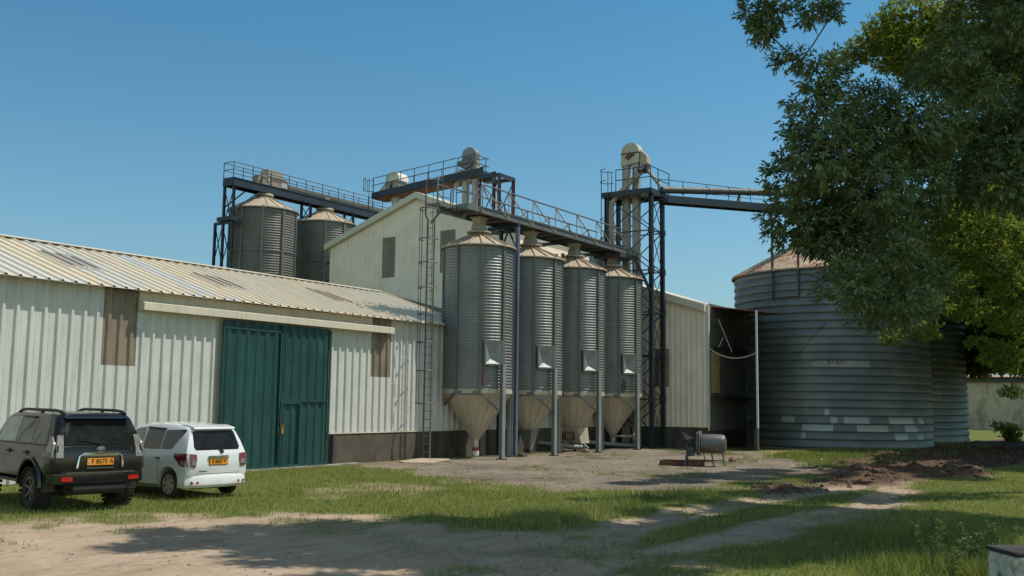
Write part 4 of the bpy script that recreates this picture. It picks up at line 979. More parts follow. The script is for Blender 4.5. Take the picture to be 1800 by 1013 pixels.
# ------------------------------------------------------------------ far warehouse
wh = thing('far_warehouse', 'sandy walled warehouse with thin red roof edge far beyond the tanks', 'warehouse', (112, 12, 0))
m = MB(); m.box(112,140,-30,34,-.2,4.75); m.build('wall', M['far_wall'], wh)
m = MB(); m.box(111.6,140.4,-30.4,34.4,4.76,5.2); m.build('eave_band', M['dark_steel'], wh)
m = MB(); m.prism([(111.2,-30.6,5.21),(111.2,-30.6,5.26),(126,-30.6,5.75),(141,-30.6,5.26),(141,-30.6,5.21)],(0,65.2,0)); m.build('roof', plain('faded_red_roof', (.36,.17,.14), .7), wh)
m = MB(); m.box(111.9,111.98,10.6,11.0,0,4.7); m.build('down_pipe', M['dark_steel'], wh)
bk = tag(MB().build('x', None), '', '') if False else None

# ------------------------------------------------------------------ drum mixer, tray, debris
mx = thing('drum_mixer', 'old grey steel drum mixer on four splayed legs in the gravel yard', 'mixer', (34.1, 14.3, 0))
u = V((.30,-.954,0)).normalized(); n_ = V((-.954,-.30,0)); c = V((34.1,14.3,.80)); up = V((0,0,1))
m = MB(); m.lathe([(.05,-.02),(.33,0),(.335,.04),(.335,.72),(.30,.82),(.2,.87),(.02,.88)], 28, c-u*.05, axis=u); m.build('drum', M['drum'], mx, 40)
m = MB(); m.obox(c-u*.09, u*.012, n_*.40, up*.44); m.build('back_plate', M['galv'], mx)
m = MB(); m.lathe([(.24,-.13),(.40,-.13),(.42,-.11),(.42,-.05),(.40,-.04),(.24,-.04)], 30, c-u*.08, axis=u, closed=True); m.build('mouth_ring', M['drum'], mx, 40)
m = MB(); m.lathe([(.02,.0),(.22,.0),(.23,.03),(.02,.03)], 24, c-u*.20, axis=u); m.build('mouth', M['dark_void'], mx)  # near-black disc stands in for the shade inside the drum opening
m = MB(); q = c-u*.42
m.add([q+n_*.25+up*.12-u*.15, q-n_*.25+up*.12-u*.15, q-n_*.22+up*.20+u*.22, q+n_*.22+up*.20+u*.22, q+n_*.25+up*.42-u*.3, q+n_*.25+up*.20+u*.1],[(0,1,2,3),(0,4,5,3)])
m.add([q-n_*.28-up*.05-u*.22,q+n_*.28-up*.05-u*.22,q+n_*.26-up*.42-u*.05,q-n_*.26-up*.42-u*.05,q+n_*.2-up*.45+u*.25,q-n_*.2-up*.45+u*.25],[(0,1,2,3),(3,2,4,5)])
m.build('chute', M['drum'], mx)
m = MB(); m.lathe([(.02,-.2),(.16,-.2),(.16,.2),(.02,.2)], 14, q-up*.30, axis=n_); m.build('motor', plain('dull_blue_motor', (.06,.08,.12), .5, .3), mx, 40)
legs = [(-.62,.34,-.52,.22),(-.62,-.34,-.52,-.18),(.42,.36,.30,.16),(.74,-.34,.66,-.16)]
for a, b_, a2, b2 in legs:
    m = MB(); m.beam(c+u*a+n_*b_-up*.80, c+u*a2+n_*b2-up*.22, .045, .045); m.build('leg', M['rusty'] if a < 0 and b_ < 0 else M['steel'], mx)
m = MB(); m.beam(c+u*.36+n_*.28-up*.58, c+u*.72-n_*.28-up*.58, .03); m.beam(c-u*.6+n_*.3-up*.6, c+u*.38+n_*.3-up*.6, .03); m.beam(c-u*.6-n_*.3-up*.6, c+u*.72-n_*.3-up*.6, .03); m.beam(c-u*.55+n_*.24-up*.25, c+u*.7+n_*.14-up*.30, .05); m.beam(c-u*.55-n_*.2-up*.25, c+u*.7-n_*.14-up*.30, .05); m.beam(c+u*.0-n_*.2-up*.3, c+u*.1+n_*.3-up*.62, .03)
m.build('stretcher', M['rusty'], mx)
ty = thing('metal_tray', 'rusty shallow steel tray on the gravel under the drum mixer', 'tray', (34.0, 15.0, 0))
m = MB(); ca, cb_ = V((34.0,15.05,0)), V((.27,-.963,0)); cn = V((.963,.27,0))
for k in (-1,1): m.obox(ca+cn*k*.38+up*.09, cb_*.75, cn*.012, up*.09)
for k in (-1,1): m.obox(ca+cb_*k*.75+up*.09, cb_*.012, cn*.37, up*.09)
m.build('tray_side', M['rusty'], ty)
m = MB(); m.obox(ca+up*.012, cb_*.73, cn*.36, up*.008); m.build('tray_floor', M['dark_steel'], ty)
sp = MB(); z = .03
sp.add([(27.9,22.9,z),(28.6,22.2,.02),(30.1,22.5,.05),(30.9,23.2,.03),(29.6,23.5,.09),(28.2,23.4,.05),(27.9,22.9,z-.02),(28.6,22.2,.0),(30.1,22.5,.03),(30.9,23.2,.01),(29.6,23.5,.07),(28.2,23.4,.03)],[(0,1,2,4),(2,3,4),(0,4,5),(6,10,8,7),(8,10,9),(6,11,10),(0,6,7,1),(1,7,8,2),(2,8,9,3),(3,9,10,4),(4,10,11,5),(5,11,6,0)])
tag(sp.build('scrap_sheet', M['dusty']), 'buckled dusty sheet lying on the ground before the ladder foot', 'sheet')
def rock(name, c, r, mat, label, cat, sq=.8):
    bm = bmesh.new(); bmesh.ops.create_icosphere(bm, subdivisions=2, radius=1)
    for v in bm.verts: v.co = V((v.co.x*r*random.uniform(.8,1.15), v.co.y*r*random.uniform(.8,1.15), (v.co.z*sq+.5)*r*random.uniform(.85,1.1)))
    me = bpy.data.meshes.new(name); bm.to_mesh(me); bm.free(); me.materials.append(mat); o = bpy.data.objects.new(name, me); o.location = c; COL.objects.link(o); return tag(o, label, cat)
rock('stone', (39.2,21.95,0), .17, M['stone'], 'orange brown stone on the ground beside the boxy silo outlet', 'stone')
rock('stone', (39.9,11.8,0), .12, M['concrete'], 'small pale stone in the muddy grass left of the tank track', 'stone')
rock('stone', (37.6,14.55,0), .16, M['stone'], 'tan rubble stone seen behind the drum mixer legs', 'stone')

# mossy block bottom right
bl = thing('concrete_block', 'mossy whitewashed concrete block with black top at the right edge of the grass', 'block', (14.07, 1.09, 0))
ux = V((.62,-.785,0)); vy = V((.785,.62,0)); cc = V((14.07,1.09,0))
m = MB(); m.obox(cc+up*.20, ux*1.0, vy*.30, up*.28)
o = m.build('block_body', M['block'], bl)
m = MB(); m.obox(cc+up*.51, ux*1.02, vy*.32, up*.03); o2 = m.build('block_top', M['block_top'], bl)
for q in (o, o2):
    bv = q.modifiers.new('bevel', 'BEVEL'); bv.width = .03; bv.segments = 2

# ------------------------------------------------------------------ vehicles
def interp(st, x):
    st = sorted(st, key=lambda q: q['x'])
    if x <= st[0]['x']: return st[0]
    for a, b_ in zip(st, st[1:]):
        if x <= b_['x']:
            t = (x-a['x'])/(b_['x']-a['x']); return {k: a[k]+(b_[k]-a[k])*t for k in a}
    return st[-1]
def ring(s):
    zb, ws, wm, wb, bz_, wr, zr, xr, x = (s[k] for k in ('zb','ws','wm','wb','bz','wr','zr','xr','x'))
    h = bz_-zb
    return [(x,0,zb),(x,ws*.86,zb),(x,ws,zb+.09),(x,wm-.01,zb+.32*h),(x,wm,zb+.6*h),(x+xr*.05,wb+.015,bz_-.09),(x+xr*.15,wb-.02,bz_),
            (x+xr*.5,(wb-.02)*.5+wr*.5+.012,(bz_+zr-.09)/2),(x+xr*.92,wr,zr-.09),(x+xr,wr-.07,zr-.028),(x+xr*1.02,wr*.6,zr),(x+xr*1.02,0,zr+.012)]
def shell(st, dense=.12):
    xs_ = sorted(set([s['x'] for s in st])); pts = []
    for a, b_ in zip(xs_, xs_[1:]):
        n = max(1, int(round((b_-a)/dense)))
        pts += [a+(b_-a)*i/n for i in range(n)]
    pts.append(xs_[-1])
    m = MB(); n = 12; rings = []
    for x in pts:
        s = dict(interp(st, x)); s['x'] = x; h = ring(s); full = h + [(p[0],-p[1],p[2]) for p in h[-2:0:-1]]
        o = len(m.v); m.v += full; rings.append(o)
    N = 22
    for a, b_ in zip(rings, rings[1:]):
        for k in range(N): m.f.append((a+k, a+(k+1)%N, b_+(k+1)%N, b_+k))
    for o in (rings[0], rings[-1]):
        for k in range(11):
            i0, i1 = k, k+1; j0, j1 = (N-k)%N, (N-k-1)%N
            q = [o+i0,o+i1,o+j1,o+j0]; q2 = []
            for z in q:
                if z not in q2: q2.append(z)
            m.f.append(tuple(q2))
    return m
def boolean(o, cut):
    md = o.modifiers.new('cut', 'BOOLEAN'); md.operation = 'DIFFERENCE'; md.object = cut; md.solver = 'EXACT'
    dg = bpy.context.evaluated_depsgraph_get(); dg.update()
    me = bpy.data.meshes.new_from_object(o.evaluated_get(dg)); o.modifiers.clear(); o.data = me
    bpy.data.objects.remove(cut)
def side_y(st, x, z):
    s = dict(interp(st, x)); s['x'] = x; h = ring(s)
    for p, q in zip(h[1:9], h[2:10]):
        if p[2] <= z <= q[2]:
            t = (z-p[2])/max(1e-6,q[2]-p[2]); return p[1]+(q[1]-p[1])*t
    return h[8][1]
def side_panel(st, poly, sgn, off=.006, th=.02, sub=4):
    """polygon in (x,z) laid on the side of the shell"""
    m = MB(); P = []
    for i in range(len(poly)):
        a = poly[i]; b_ = poly[(i+1)%len(poly)]
        for k in range(sub): t = k/sub; P.append((a[0]+(b_[0]-a[0])*t, a[1]+(b_[1]-a[1])*t))
    cx_ = sum(p[0] for p in P)/len(P); cz_ = sum(p[1] for p in P)/len(P); n = len(P)
    rings = [P, [(cx_+(p[0]-cx_)*.5, cz_+(p[1]-cz_)*.5) for p in P]]
    o = 0
    for R_ in rings: m.v += [(x, sgn*(side_y(st,x,z)+off), z) for x,z in R_]
    m.v.append((cx_, sgn*(side_y(st,cx_,cz_)+off), cz_))
    m.v += [(x, sgn*(side_y(st,x,z)+off-th), z) for x,z in P]
    for i in range(n):
        j = (i+1)%n
        m.f += [(i,j,n+j,n+i),(n+i,n+j,2*n),(2*n+1+i,2*n+1+j,j,i)]
    return m
def rear_x(st, z):
    s = st[0]; h = ring(s)
    for p, q in zip(h[1:11], h[2:12]):
        if p[2] <= z <= q[2]: t = (z-p[2])/max(1e-6,q[2]-p[2]); return p[0]+(q[0]-p[0])*t
    return h[8][0]
def rear_panel(st, poly, off=.006, th=.02):
    m = MB(); n = len(poly)
    m.v += [(rear_x(st,z)-off, y, z) for y,z in poly]+[(rear_x(st,z)-off+th, y, z) for y,z in poly]
    m.f.append(tuple(range(n))); m.f.append(tuple(range(n,2*n)))
    for i in range(n): j = (i+1)%n; m.f.append((i,j,n+j,n+i))
    return m
def local(m, root):      # mesh given in the thing's own frame
    w_ = FR[root].inverted(); m.v = [tuple(w_ @ V(p)) for p in m.v]; return m
def text_mesh(body, size, depth=.003):
    cu = bpy.data.curves.new('plate', 'FONT'); cu.body = body; cu.size = size; cu.align_x = 'CENTER'; cu.align_y = 'CENTER'; cu.extrude = depth; cu.offset = size*.012
    o = bpy.data.objects.new('plate', cu); COL.objects.link(o); dg = bpy.context.evaluated_depsgraph_get(); dg.update()
    me = bpy.data.meshes.new_from_object(o.evaluated_get(dg)); m = MB(); m.v = [tuple(v.co) for v in me.vertices]; m.f = [tuple(p.vertices) for p in me.polygons]
    bpy.data.objects.remove(o); return m
def on_rear(m, x, y, z, tilt=0, wide=1.0):   # text reads from behind the car
    m.v = [(x - p[2] + p[1]*tilt, y - p[0]*wide, z + p[1]) for p in m.v]; return m
def wheel(root, x, y, r, w, rim, knobs, out):
    """out = +1 left side"""
    c = (x, y, r)
    t = MB(); rr = rim
    t.lathe([(rr,-w*.42),(rr+.03,-w*.5),(r-.05,-w*.5),(r-.012,-w*.40),(r,-w*.25),(r,w*.25),(r-.012,w*.40),(r-.05,w*.5),(rr+.03,w*.5),(rr,w*.42)], 40, c, axis=(0,1,0), closed=True)
    if knobs:
        for k in range(26):
            for row, (yy, hh) in enumerate(((-.42,.05),(-.14,.035),(.14,.035),(.42,.05))):
                a = 2*pi*(k+.5*(row%2))/26; d = V((cos(a),0,sin(a))); s = V((-sin(a),0,cos(a)))
                t.obox(V(c)+V((0,yy*w,0))+d*(r+.004), d*.016, s*.030, V((0,hh*w/.28+.004,0)))
    ty_ = local(t, root).build('wheel', M['rubber'], root, 40)
    h = MB(); yo = out*w*.30
    h.lathe([(rr+.012,out*w*.46),(rr-.02,out*w*.47),(rr-.03,out*w*.2),(.12,out*w*.12),(.02,out*w*.14)], 32, c, axis=(0,1,0))
    local(h, root).build('rim', M['bluerim'] if knobs else M['blk_plastic'], ty_, 40)
    sp_ = MB(); ns = 6
    for k in range(ns):
        a = 2*pi*k/ns+.3
        for da in ((-.09,.09) if not knobs else (0,)):
            d = V((cos(a+da),0,sin(a+da))); d2 = V((cos(a+da*2.4),0,sin(a+da*2.4)))
            sp_.beam(V(c)+V((0,yo*1.05,0))+d*.04, V(c)+V((0,out*w*.44,0))+d2*(rr-.012), .05 if not knobs else .045, .02, up=(0,1,0))
    sp_.lathe([(.075,yo*.9),(.075,yo*1.25),(.05,yo*1.5),(.01,yo*1.5)], 18, c, axis=(0,1,0))
    if not knobs: sp_.lathe([(rr+.014,out*w*.465),(rr-.018,out*w*.475),(rr-.02,out*w*.40),(rr+.01,out*w*.40)], 32, c, axis=(0,1,0), closed=True)
    local(sp_, root).build('wheel_spokes', M['alloy'] if not knobs else plain('muddy_hub_steel', (.16,.12,.085), .7, .3), ty_, 40)
    return ty_
def archcut(root, xs_, r, wy, ys_):
    m = MB()
    for x in xs_:
        for s in (1,-1): m.tube((x, s*ys_, r*.98), (x, s*(ys_+wy), r*.98), r*1.22, 32)
    return local(m, root).build('cutter', None, root)

# --- black four-wheel drive
SUVA = atan2(.98,.2)
suv = thing('parked_suv', 'black lifted four wheel drive with muddy knobbly tyres and roof rails parked left', 'suv', (12.28,18.42,0), SUVA)
K = ('x','zb','ws','wm','wb','bz','wr','zr','xr')
st = [dict(zip(K,v)) for v in [(-.98,.66,.70,.84,.83,1.24,.66,1.80,.26),(-.90,.62,.84,.92,.89,1.24,.69,1.835,.22),(-.72,.58,.90,.945,.91,1.24,.715,1.86,.16),(-.3,.56,.915,.95,.915,1.24,.73,1.875,.06),
     (.8,.54,.915,.945,.915,1.24,.735,1.885,0),(1.75,.54,.915,.945,.915,1.23,.73,1.875,-.02),(2.05,.54,.915,.945,.915,1.22,.72,1.83,-.05),(2.62,.54,.915,.945,.91,1.21,.78,1.34,0),(2.8,.54,.915,.945,.90,1.20,.76,1.28,0),(3.45,.58,.90,.93,.86,1.13,.66,1.20,0),(3.72,.64,.78,.84,.78,1.02,.60,1.08,0)]]
body = local(shell(st), suv).build('body', M['suv_paint'], suv, 32)
TRK = .80
boolean(body, archcut(suv, (0,2.79), .44, .5, .62))
body.data.polygons.foreach_set('use_smooth',[True]*len(body.data.polygons)); body.data.set_sharp_from_angle(angle=radians(32))
for sgn in (1,-1):
    for nm, poly, mt in (('rear_quarter_window', [(-.62,1.29),(.12,1.29),(.12,1.76),(-.40,1.76)],'glass'),('rear_door_window',[(.17,1.29),(.98,1.29),(.98,1.77),(.17,1.77)],'glass'),('front_door_window',[(1.05,1.29),(2.02,1.28),(1.80,1.66),(1.62,1.765),(1.05,1.775)],'glass_clear')):
        local(side_panel(st, poly, sgn), suv).build(nm, M[mt], suv, 40)
    m = MB()   # window surround line
    m = side_panel(st, [(-.70,1.255),(2.3,1.25),(2.3,1.275),(-.66,1.28)], sgn, .010, .03); local(m, suv).build('window_strip', M['blk_plastic'], suv)
    m = side_panel(st, [(.4,1.765),(1.0,1.775),(1.0,1.805),(.3,1.80)], sgn, .03, .02); local(m, suv).build('rain_visor', M['blk_plastic'], suv)
    for dx in (.25,1.18):
        m = MB(); y = sgn*(side_y(st,dx,1.10)+.02); m.box(dx-.10,dx+.10,y-.022,y+.022,1.085,1.12); m.lathe([(.001,0),(.05,0),(.05,.01),(.001,.01)],12,(dx,y-sgn*.018,1.10),axis=(0,1,0)); local(m, suv).build('door_handle', M['blk_plastic'], suv, 40)
    # flared arches
    for wx in (0,2.79):
        m = MB()
        for rr_, yo, yi in ((.55,.955,.86),):
            a_ = [pi*(.02+.96*i/18) for i in range(19)]; o = 0
            prof = [(.535,.86),(.535,.975),(.575,.985),(.625,.945)]
            for q in range(len(a_)):
                for r_, y_ in prof: m.v.append((wx+cos(a_[q])*r_, sgn*y_, .44+sin(a_[q])*r_))
            for q in range(len(a_)-1):
                for k in range(3): m.f.append((q*4+k,q*4+k+1,(q+1)*4+k+1,(q+1)*4+k))
        local(m, suv).build('fender_flare', M['suv_paint'], suv, 40)
    m = MB(); m.box(.62,2.2,sgn*.90-.10*(sgn>0),sgn*.90+.10*(sgn<0)+0,.50,.56); local(m, suv).build('side_step', M['blk_plastic'], suv)
    m = MB(); m.box(-.60,-.57,sgn*.80-.12,sgn*.80+.12,.38,.72); local(m, suv).build('mud_flap', M['blk_plastic'], suv)
    # roof rail
    m = MB(); yr = sgn*.60; m.path([(-.62,yr,1.85),(-.50,yr,1.895),(-.2,yr,1.918),(1.3,yr,1.925),(1.55,yr,1.905),(1.7,yr,1.86)], .03, 8); m.box(.42,.5,yr-.02,yr+.02,1.86,1.91); local(m, suv).build('roof_rail', M['blk_plastic'], suv, 40)
    # tail lamp
    P_ = [(-1.0,1.02),(-.97,1.44),(-.70,1.40),(-.58,1.12),(-.66,1.03)]
    m = side_panel(st, [(-.95,1.05),(-.72,1.06),(-.68,1.30),(-.70,1.42),(-.76,1.43),(-.90,1.3)], sgn, .014, .06); tl = local(m, suv).build('tail_lamp', M['clear_lens'], suv, 40)
    m = side_panel(st, [(-.88,1.05),(-.62,1.07),(-.58,1.15),(-.88,1.15)], sgn, .022, .05); local(m, suv).build('lamp_amber_strip', plain('smoky_amber_lens', (.20,.10,.05), .25), tl)
    m = rear_panel(st, [(sgn*.70,1.04),(sgn*.835,1.04),(sgn*.835,1.2),(sgn*.785,1.46),(sgn*.68,1.46),(sgn*.70,1.2)], .016, .05); local(m, suv).build('lamp_rear_lens', M['clear_lens'], tl)
    m = MB(); m.box(-1.06,-1.0,sgn*.64-.10,sgn*.64+.10,.60,.68); local(m, suv).build('reflector', M['red_lens'], suv)
wp = [(-.66,1.27),(.66,1.27),(.60,1.70),(.52,1.73),(-.52,1.73),(-.60,1.70)]
local(rear_panel(st, wp, .008), suv).build('rear_window', M['glass'], suv)
m = rear_panel(st, [(-.70,1.235),(.70,1.235),(.70,1.255),(-.70,1.255)], .016); local(m, suv).build('chrome_strip', M['chrome'], suv)
m = MB(); m.prism([(-.84,-.62,1.77),(-.62,-.62,1.84),(-.45,-.62,1.87),(-.55,-.62,1.79)],(0,1.24,0)); local(m, suv).build('roof_spoiler', M['suv_paint'], suv)
m = MB()   # bumper
m.prism([(-.90,-.80,.52),(-1.02,-.72,.56),(-1.04,-.70,.72),(-.99,-.70,.78),(-.86,-.80,.78)],(0,0,0.0001)) if False else None
pr_ = [(-.80,.94),(-.96,.86),(-1.04,.70),(-1.04,-.70),(-.96,-.86),(-.80,-.94)]
o_ = [(x,y,.55) for x,y in pr_]+[(x-.005,y,.66) for x,y in pr_]+[(x,y,.74) for x,y in pr_]+[(x+.06,y*.97,.78) for x,y in pr_]
m.v += o_
for r_ in range(3):
    for k in range(5): m.f.append((r_*6+k,r_*6+k+1,(r_+1)*6+k+1,(r_+1)*6+k))
m.f.append((0,1,2,3,4,5)); m.f.append((18,19,20,21,22,23)); m.f += [(0,6,12,18,23,17,11,5)]
local(m, suv).build('rear_bumper', M['suv_paint'], suv, 35)
m = MB(); m.box(-1.052,-1.02,-.66,.66,.742,.765); local(m, suv).build('bumper_trim', M['chrome'], suv)
m = MB(); m.tube((-.9,-.5,.45),(-.9,.5,.45),.12,14); m.box(-.75,-.5,-.55,.55,.36,.55); m.tube((0,-.75,.44),(0,.75,.44),.06,10); m.lathe([(.02,-.15),(.16,-.08),(.16,.08),(.02,.15)],14,(0,.1,.44),axis=(0,1,0)); m.box(-.7,3.2,-.55,.55,.5,.60)
local(m, suv).build('undercarriage', M['blk_plastic'], suv, 40)
hd = MB(); xg = rear_x(st,1.0)
hd.path([(xg-.02,.44,.83),(xg-.03,.41,1.06),(xg-.03,.34,1.10),(xg-.03,-.34,1.10),(xg-.03,-.41,1.06),(xg-.02,-.44,.83)], .022, 8); hd.box(xg-.04,xg,-.34,.34,1.06,1.13); hd.box(xg-.03,xg,-.26,.26,.825,.845)
local(hd, suv).build('plate_garnish', M['chrome'], suv, 40)
m = MB(); m.box(xg-.03,xg+.0,-.255,.255,.89,1.02); np_ = local(m, suv).build('number_plate', M['plate'], suv)
m = on_rear(text_mesh('F 8575 A', .115), xg-.031, -.035, .955); local(m, suv).build('plate_lettering', M['ink'], np_)
m = MB(); m.lathe([(.022,-.004),(.03,-.004),(.03,.002),(.022,.002)],16,(xg-.032,.205,.955),axis=(1,0,0),closed=True); m.box(xg-.034,xg-.031,.19,.22,.905,.915); local(m, suv).build('plate_crest', M['white_mark'], np_)
m = MB()   # three-ring badge
def ell(ry, rz, cz): return [(xg-.022, ry*cos(2*pi*i/24), 1.185+cz+rz*sin(2*pi*i/24)) for i in range(25)]
m.path(ell(.075,.052,0), .007, 6, False); m.path(ell(.028,.05,0), .006, 6, False); m.path(ell(.055,.02,.022), .006, 6, False)
local(m, suv).build('badge', M['chrome'], suv, 40)
m = on_rear(text_mesh('VX', .04), xg-.012, -.60, 1.19); local(m, suv).build('grade_badge', M['chrome'], suv)
m = MB(); m.tube((rear_x(st,1.3)-.03,0,1.27),(rear_x(st,1.34)-.05,0,1.32),.02,8); m.beam((rear_x(st,1.31)-.03,.0,1.30),(rear_x(st,1.38)-.02,.42,1.37),.016); local(m, suv).build('rear_wiper', M['blk_plastic'], suv)
for wx in (0,2.79):
    for sgn in (1,-1): wheel(suv, wx, sgn*TRK, .405, .285, .235, True, sgn)

# --- white hatchback
HA = atan2(.998,.065)
car = thing('parked_hatchback', 'small white hatchback with dark windows parked beside the black four wheel drive', 'car', (15.42,18.57,0), HA)
st = [dict(zip(K,v)) for v in [(-.64,.34,.60,.735,.72,1.02,.57,1.50,.24),(-.58,.30,.74,.81,.79,1.02,.60,1.545,.20),(-.42,.25,.80,.838,.815,1.02,.625,1.575,.13),(-.1,.21,.815,.845,.82,1.015,.64,1.60,.05),
     (.7,.20,.82,.845,.82,1.00,.65,1.635,0),(1.3,.20,.82,.845,.815,.985,.645,1.62,-.02),(1.75,.20,.82,.845,.81,.97,.62,1.54,-.05),(2.75,.20,.815,.84,.80,.93,.62,1.02,0),(3.05,.22,.80,.82,.76,.86,.56,.92,0),(3.28,.26,.66,.72,.64,.74,.5,.80,0)]]
body = local(shell(st), car).build('body', M['hatch_paint'], car, 32)
boolean(body, archcut(car, (0,2.55), .315, .5, .56))
body.data.polygons.foreach_set('use_smooth',[True]*len(body.data.polygons)); body.data.set_sharp_from_angle(angle=radians(32))
for sgn in (1,-1):
    for nm, poly, mt in (('quarter_window', [(-.02,1.06),(.36,1.055),(.36,1.47),(-.30,1.50),(-.33,1.46)],'glass'),('rear_door_window',[(.40,1.055),(1.08,1.045),(1.05,1.52),(.40,1.50)],'glass'),('front_door_window',[(1.15,1.04),(2.15,1.02),(1.75,1.36),(1.5,1.49),(1.12,1.52)],'glass_clear')):
        local(side_panel(st, poly, sgn), car).build(nm, M[mt], car, 40)
    m = side_panel(st, [(.42,1.475),(1.06,1.50),(1.06,1.535),(.36,1.515)], sgn, .028, .02); local(m, car).build('rain_visor', M['blk_plastic'], car)
    for dx in (.36,1.22):
        m = MB(); y = sgn*(side_y(st,dx,.86)+.015); m.box(dx-.09,dx+.09,y-.02,y+.02,.845,.878); local(m, car).build('door_handle', M['chrome'], car)
    for xx in (.385,1.115,2.1):      # door shut lines
        m = side_panel(st, [(xx-.006,.30),(xx+.006,.30),(xx+.006,.99),(xx-.006,.99)], sgn, .002, .006); local(m, car).build('door_gap', M['blk_plastic'], car)
    m = side_panel(st, [(-.62,.70),(-.44,.72),(-.20,.90),(-.18,.99),(-.36,.985),(-.58,.985)], sgn, .014, .06); tl = local(m, car).build('tail_lamp', M['dark_red_lens'], car, 40)
    m = rear_panel(st, [(sgn*.60,.68),(sgn*.73,.70),(sgn*.74,.80),(sgn*.735,.98),(sgn*.57,.965),(sgn*.565,.85)], .020, .05); local(m, car).build('lamp_rear_lens', M['dark_red_lens'], tl)
    m = rear_panel(st, [(sgn*.59,.73),(sgn*.70,.74),(sgn*.70,.84),(sgn*.585,.83)], .026, .05); local(m, car).build('lamp_clear_lens', M['clear_lens'], tl)
    m = side_panel(st, [(-.61,.72),(-.48,.74),(-.42,.83),(-.60,.84)], sgn, .020, .05); local(m, car).build('lamp_lower_lens', M['clear_lens'], tl)
    m = MB()
    for q in (.54,.68): m.prism([(-.69,sgn*q-.035,.36),(-.69,sgn*q+.03,.39),(-.69,sgn*q+.03,.33)],(.04,0,0))
    local(m, car).build('reflector', M['red_lens'], car)
wp = [(-.56,1.055),(.56,1.055),(.60,1.12),(.545,1.44),(.48,1.475),(-.48,1.475),(-.545,1.44),(-.60,1.12)]
local(rear_panel(st, wp, .008), car).build('rear_window', M['glass_dark'], car)
pr_ = [(-.35,.835),(-.56,.80),(-.665,.66),(-.70,.3),(-.70,-.3),(-.665,-.66),(-.56,-.80),(-.35,-.835)]
m = MB(); o_ = []
for z_, dx, kk in ((.24,.05,.97),(.30,.0,1),(.44,-.005,1),(.50,.03,.995),(.52,.09,.98)): o_ += [(x+dx,y*kk,z_) for x,y in pr_]
m.v += o_; n = len(pr_)
for r_ in range(4):
    for k in range(n-1): m.f.append((r_*n+k,r_*n+k+1,(r_+1)*n+k+1,(r_+1)*n+k))
m.f.append(tuple(range(n))); m.f.append(tuple(range(4*n,5*n))); m.f.append((0,n,2*n,3*n,4*n,5*n-1,4*n-1,3*n-1,2*n-1,n-1))
local(m, car).build('rear_bumper', M['hatch_paint'], car, 35)
m = MB(); m.prism([(-.47,-.54,1.512),(-.44,-.54,1.545),(-.20,-.54,1.592),(.0,-.54,1.60),(-.1,-.54,1.54)],(0,1.08,0)); local(m, car).build('roof_spoiler', M['hatch_paint'], car)
for (ya,yb,za,zb) in ((.555,.565,.54,1.0),(-.565,-.555,.54,1.0),(-.55,.55,.535,.543)):
    m = rear_panel(st, [(ya,za),(yb,za),(yb,zb),(ya,zb)], .002, .006); local(m, car).build('tailgate_gap', M['blk_plastic'], car)
xg = rear_x(st,.85)
m = MB(); m.prism([(xg-.02,-.28,.885),(xg-.05,-.25,.91),(xg-.05,.25,.91),(xg-.02,.28,.885),(xg-.02,.24,.86),(xg-.02,-.24,.86)],(.03,0,.02)); local(m, car).build('plate_garnish', M['chrome'], car)
m = MB(); m.box(xg-.022,xg+.01,-.235,.235,.735,.855); np_ = local(m, car).build('number_plate', M['plate'], car)
m = MB(); m.box(xg-.016,xg+.012,-.25,.25,.72,.734); m.box(xg-.016,xg+.012,-.25,-.237,.735,.86); m.box(xg-.016,xg+.012,.237,.25,.735,.86); local(m, car).build('plate_holder', M['blk_plastic'], np_)
m = on_rear(text_mesh('E 8307 P', .105), xg-.024, -.01, .795); local(m, car).build('plate_lettering', M['ink'], np_)
m = MB()
for k in range(6): m.box(xg-.012,xg-.0,.50-k*.035-.026,.50-k*.035,.585,.605)
local(m, car).build('model_script', M['blk_plastic'], car)
m = MB(); m.beam((rear_x(st,1.03)-.03,-.10,1.02),(rear_x(st,1.1)-.02,-.02,1.085),.03); m.beam((rear_x(st,1.1)-.025,-.02,1.085),(rear_x(st,1.1)-.025,.40,1.10),.022); m.lathe([(.01,-.02),(.04,-.02),(.04,.02),(.01,.02)],12,(rear_x(st,1.02)-.015,-.1,1.01),axis=(1,0,0)); local(m, car).build('rear_wiper', M['blk_plastic'], car)
m = MB(); m.tube((0,-.7,.31),(0,.7,.31),.05,10); m.box(-.45,2.9,-.5,.5,.20,.26); m.tube((-.6,-.35,.26),(-.2,-.35,.26),.05,10); local(m, car).build('undercarriage', M['blk_plastic'], car, 40)
for wx in (0,2.55):
    for sgn in (1,-1): wheel(car, wx, sgn*.735, .305, .185, .20, False, sgn)

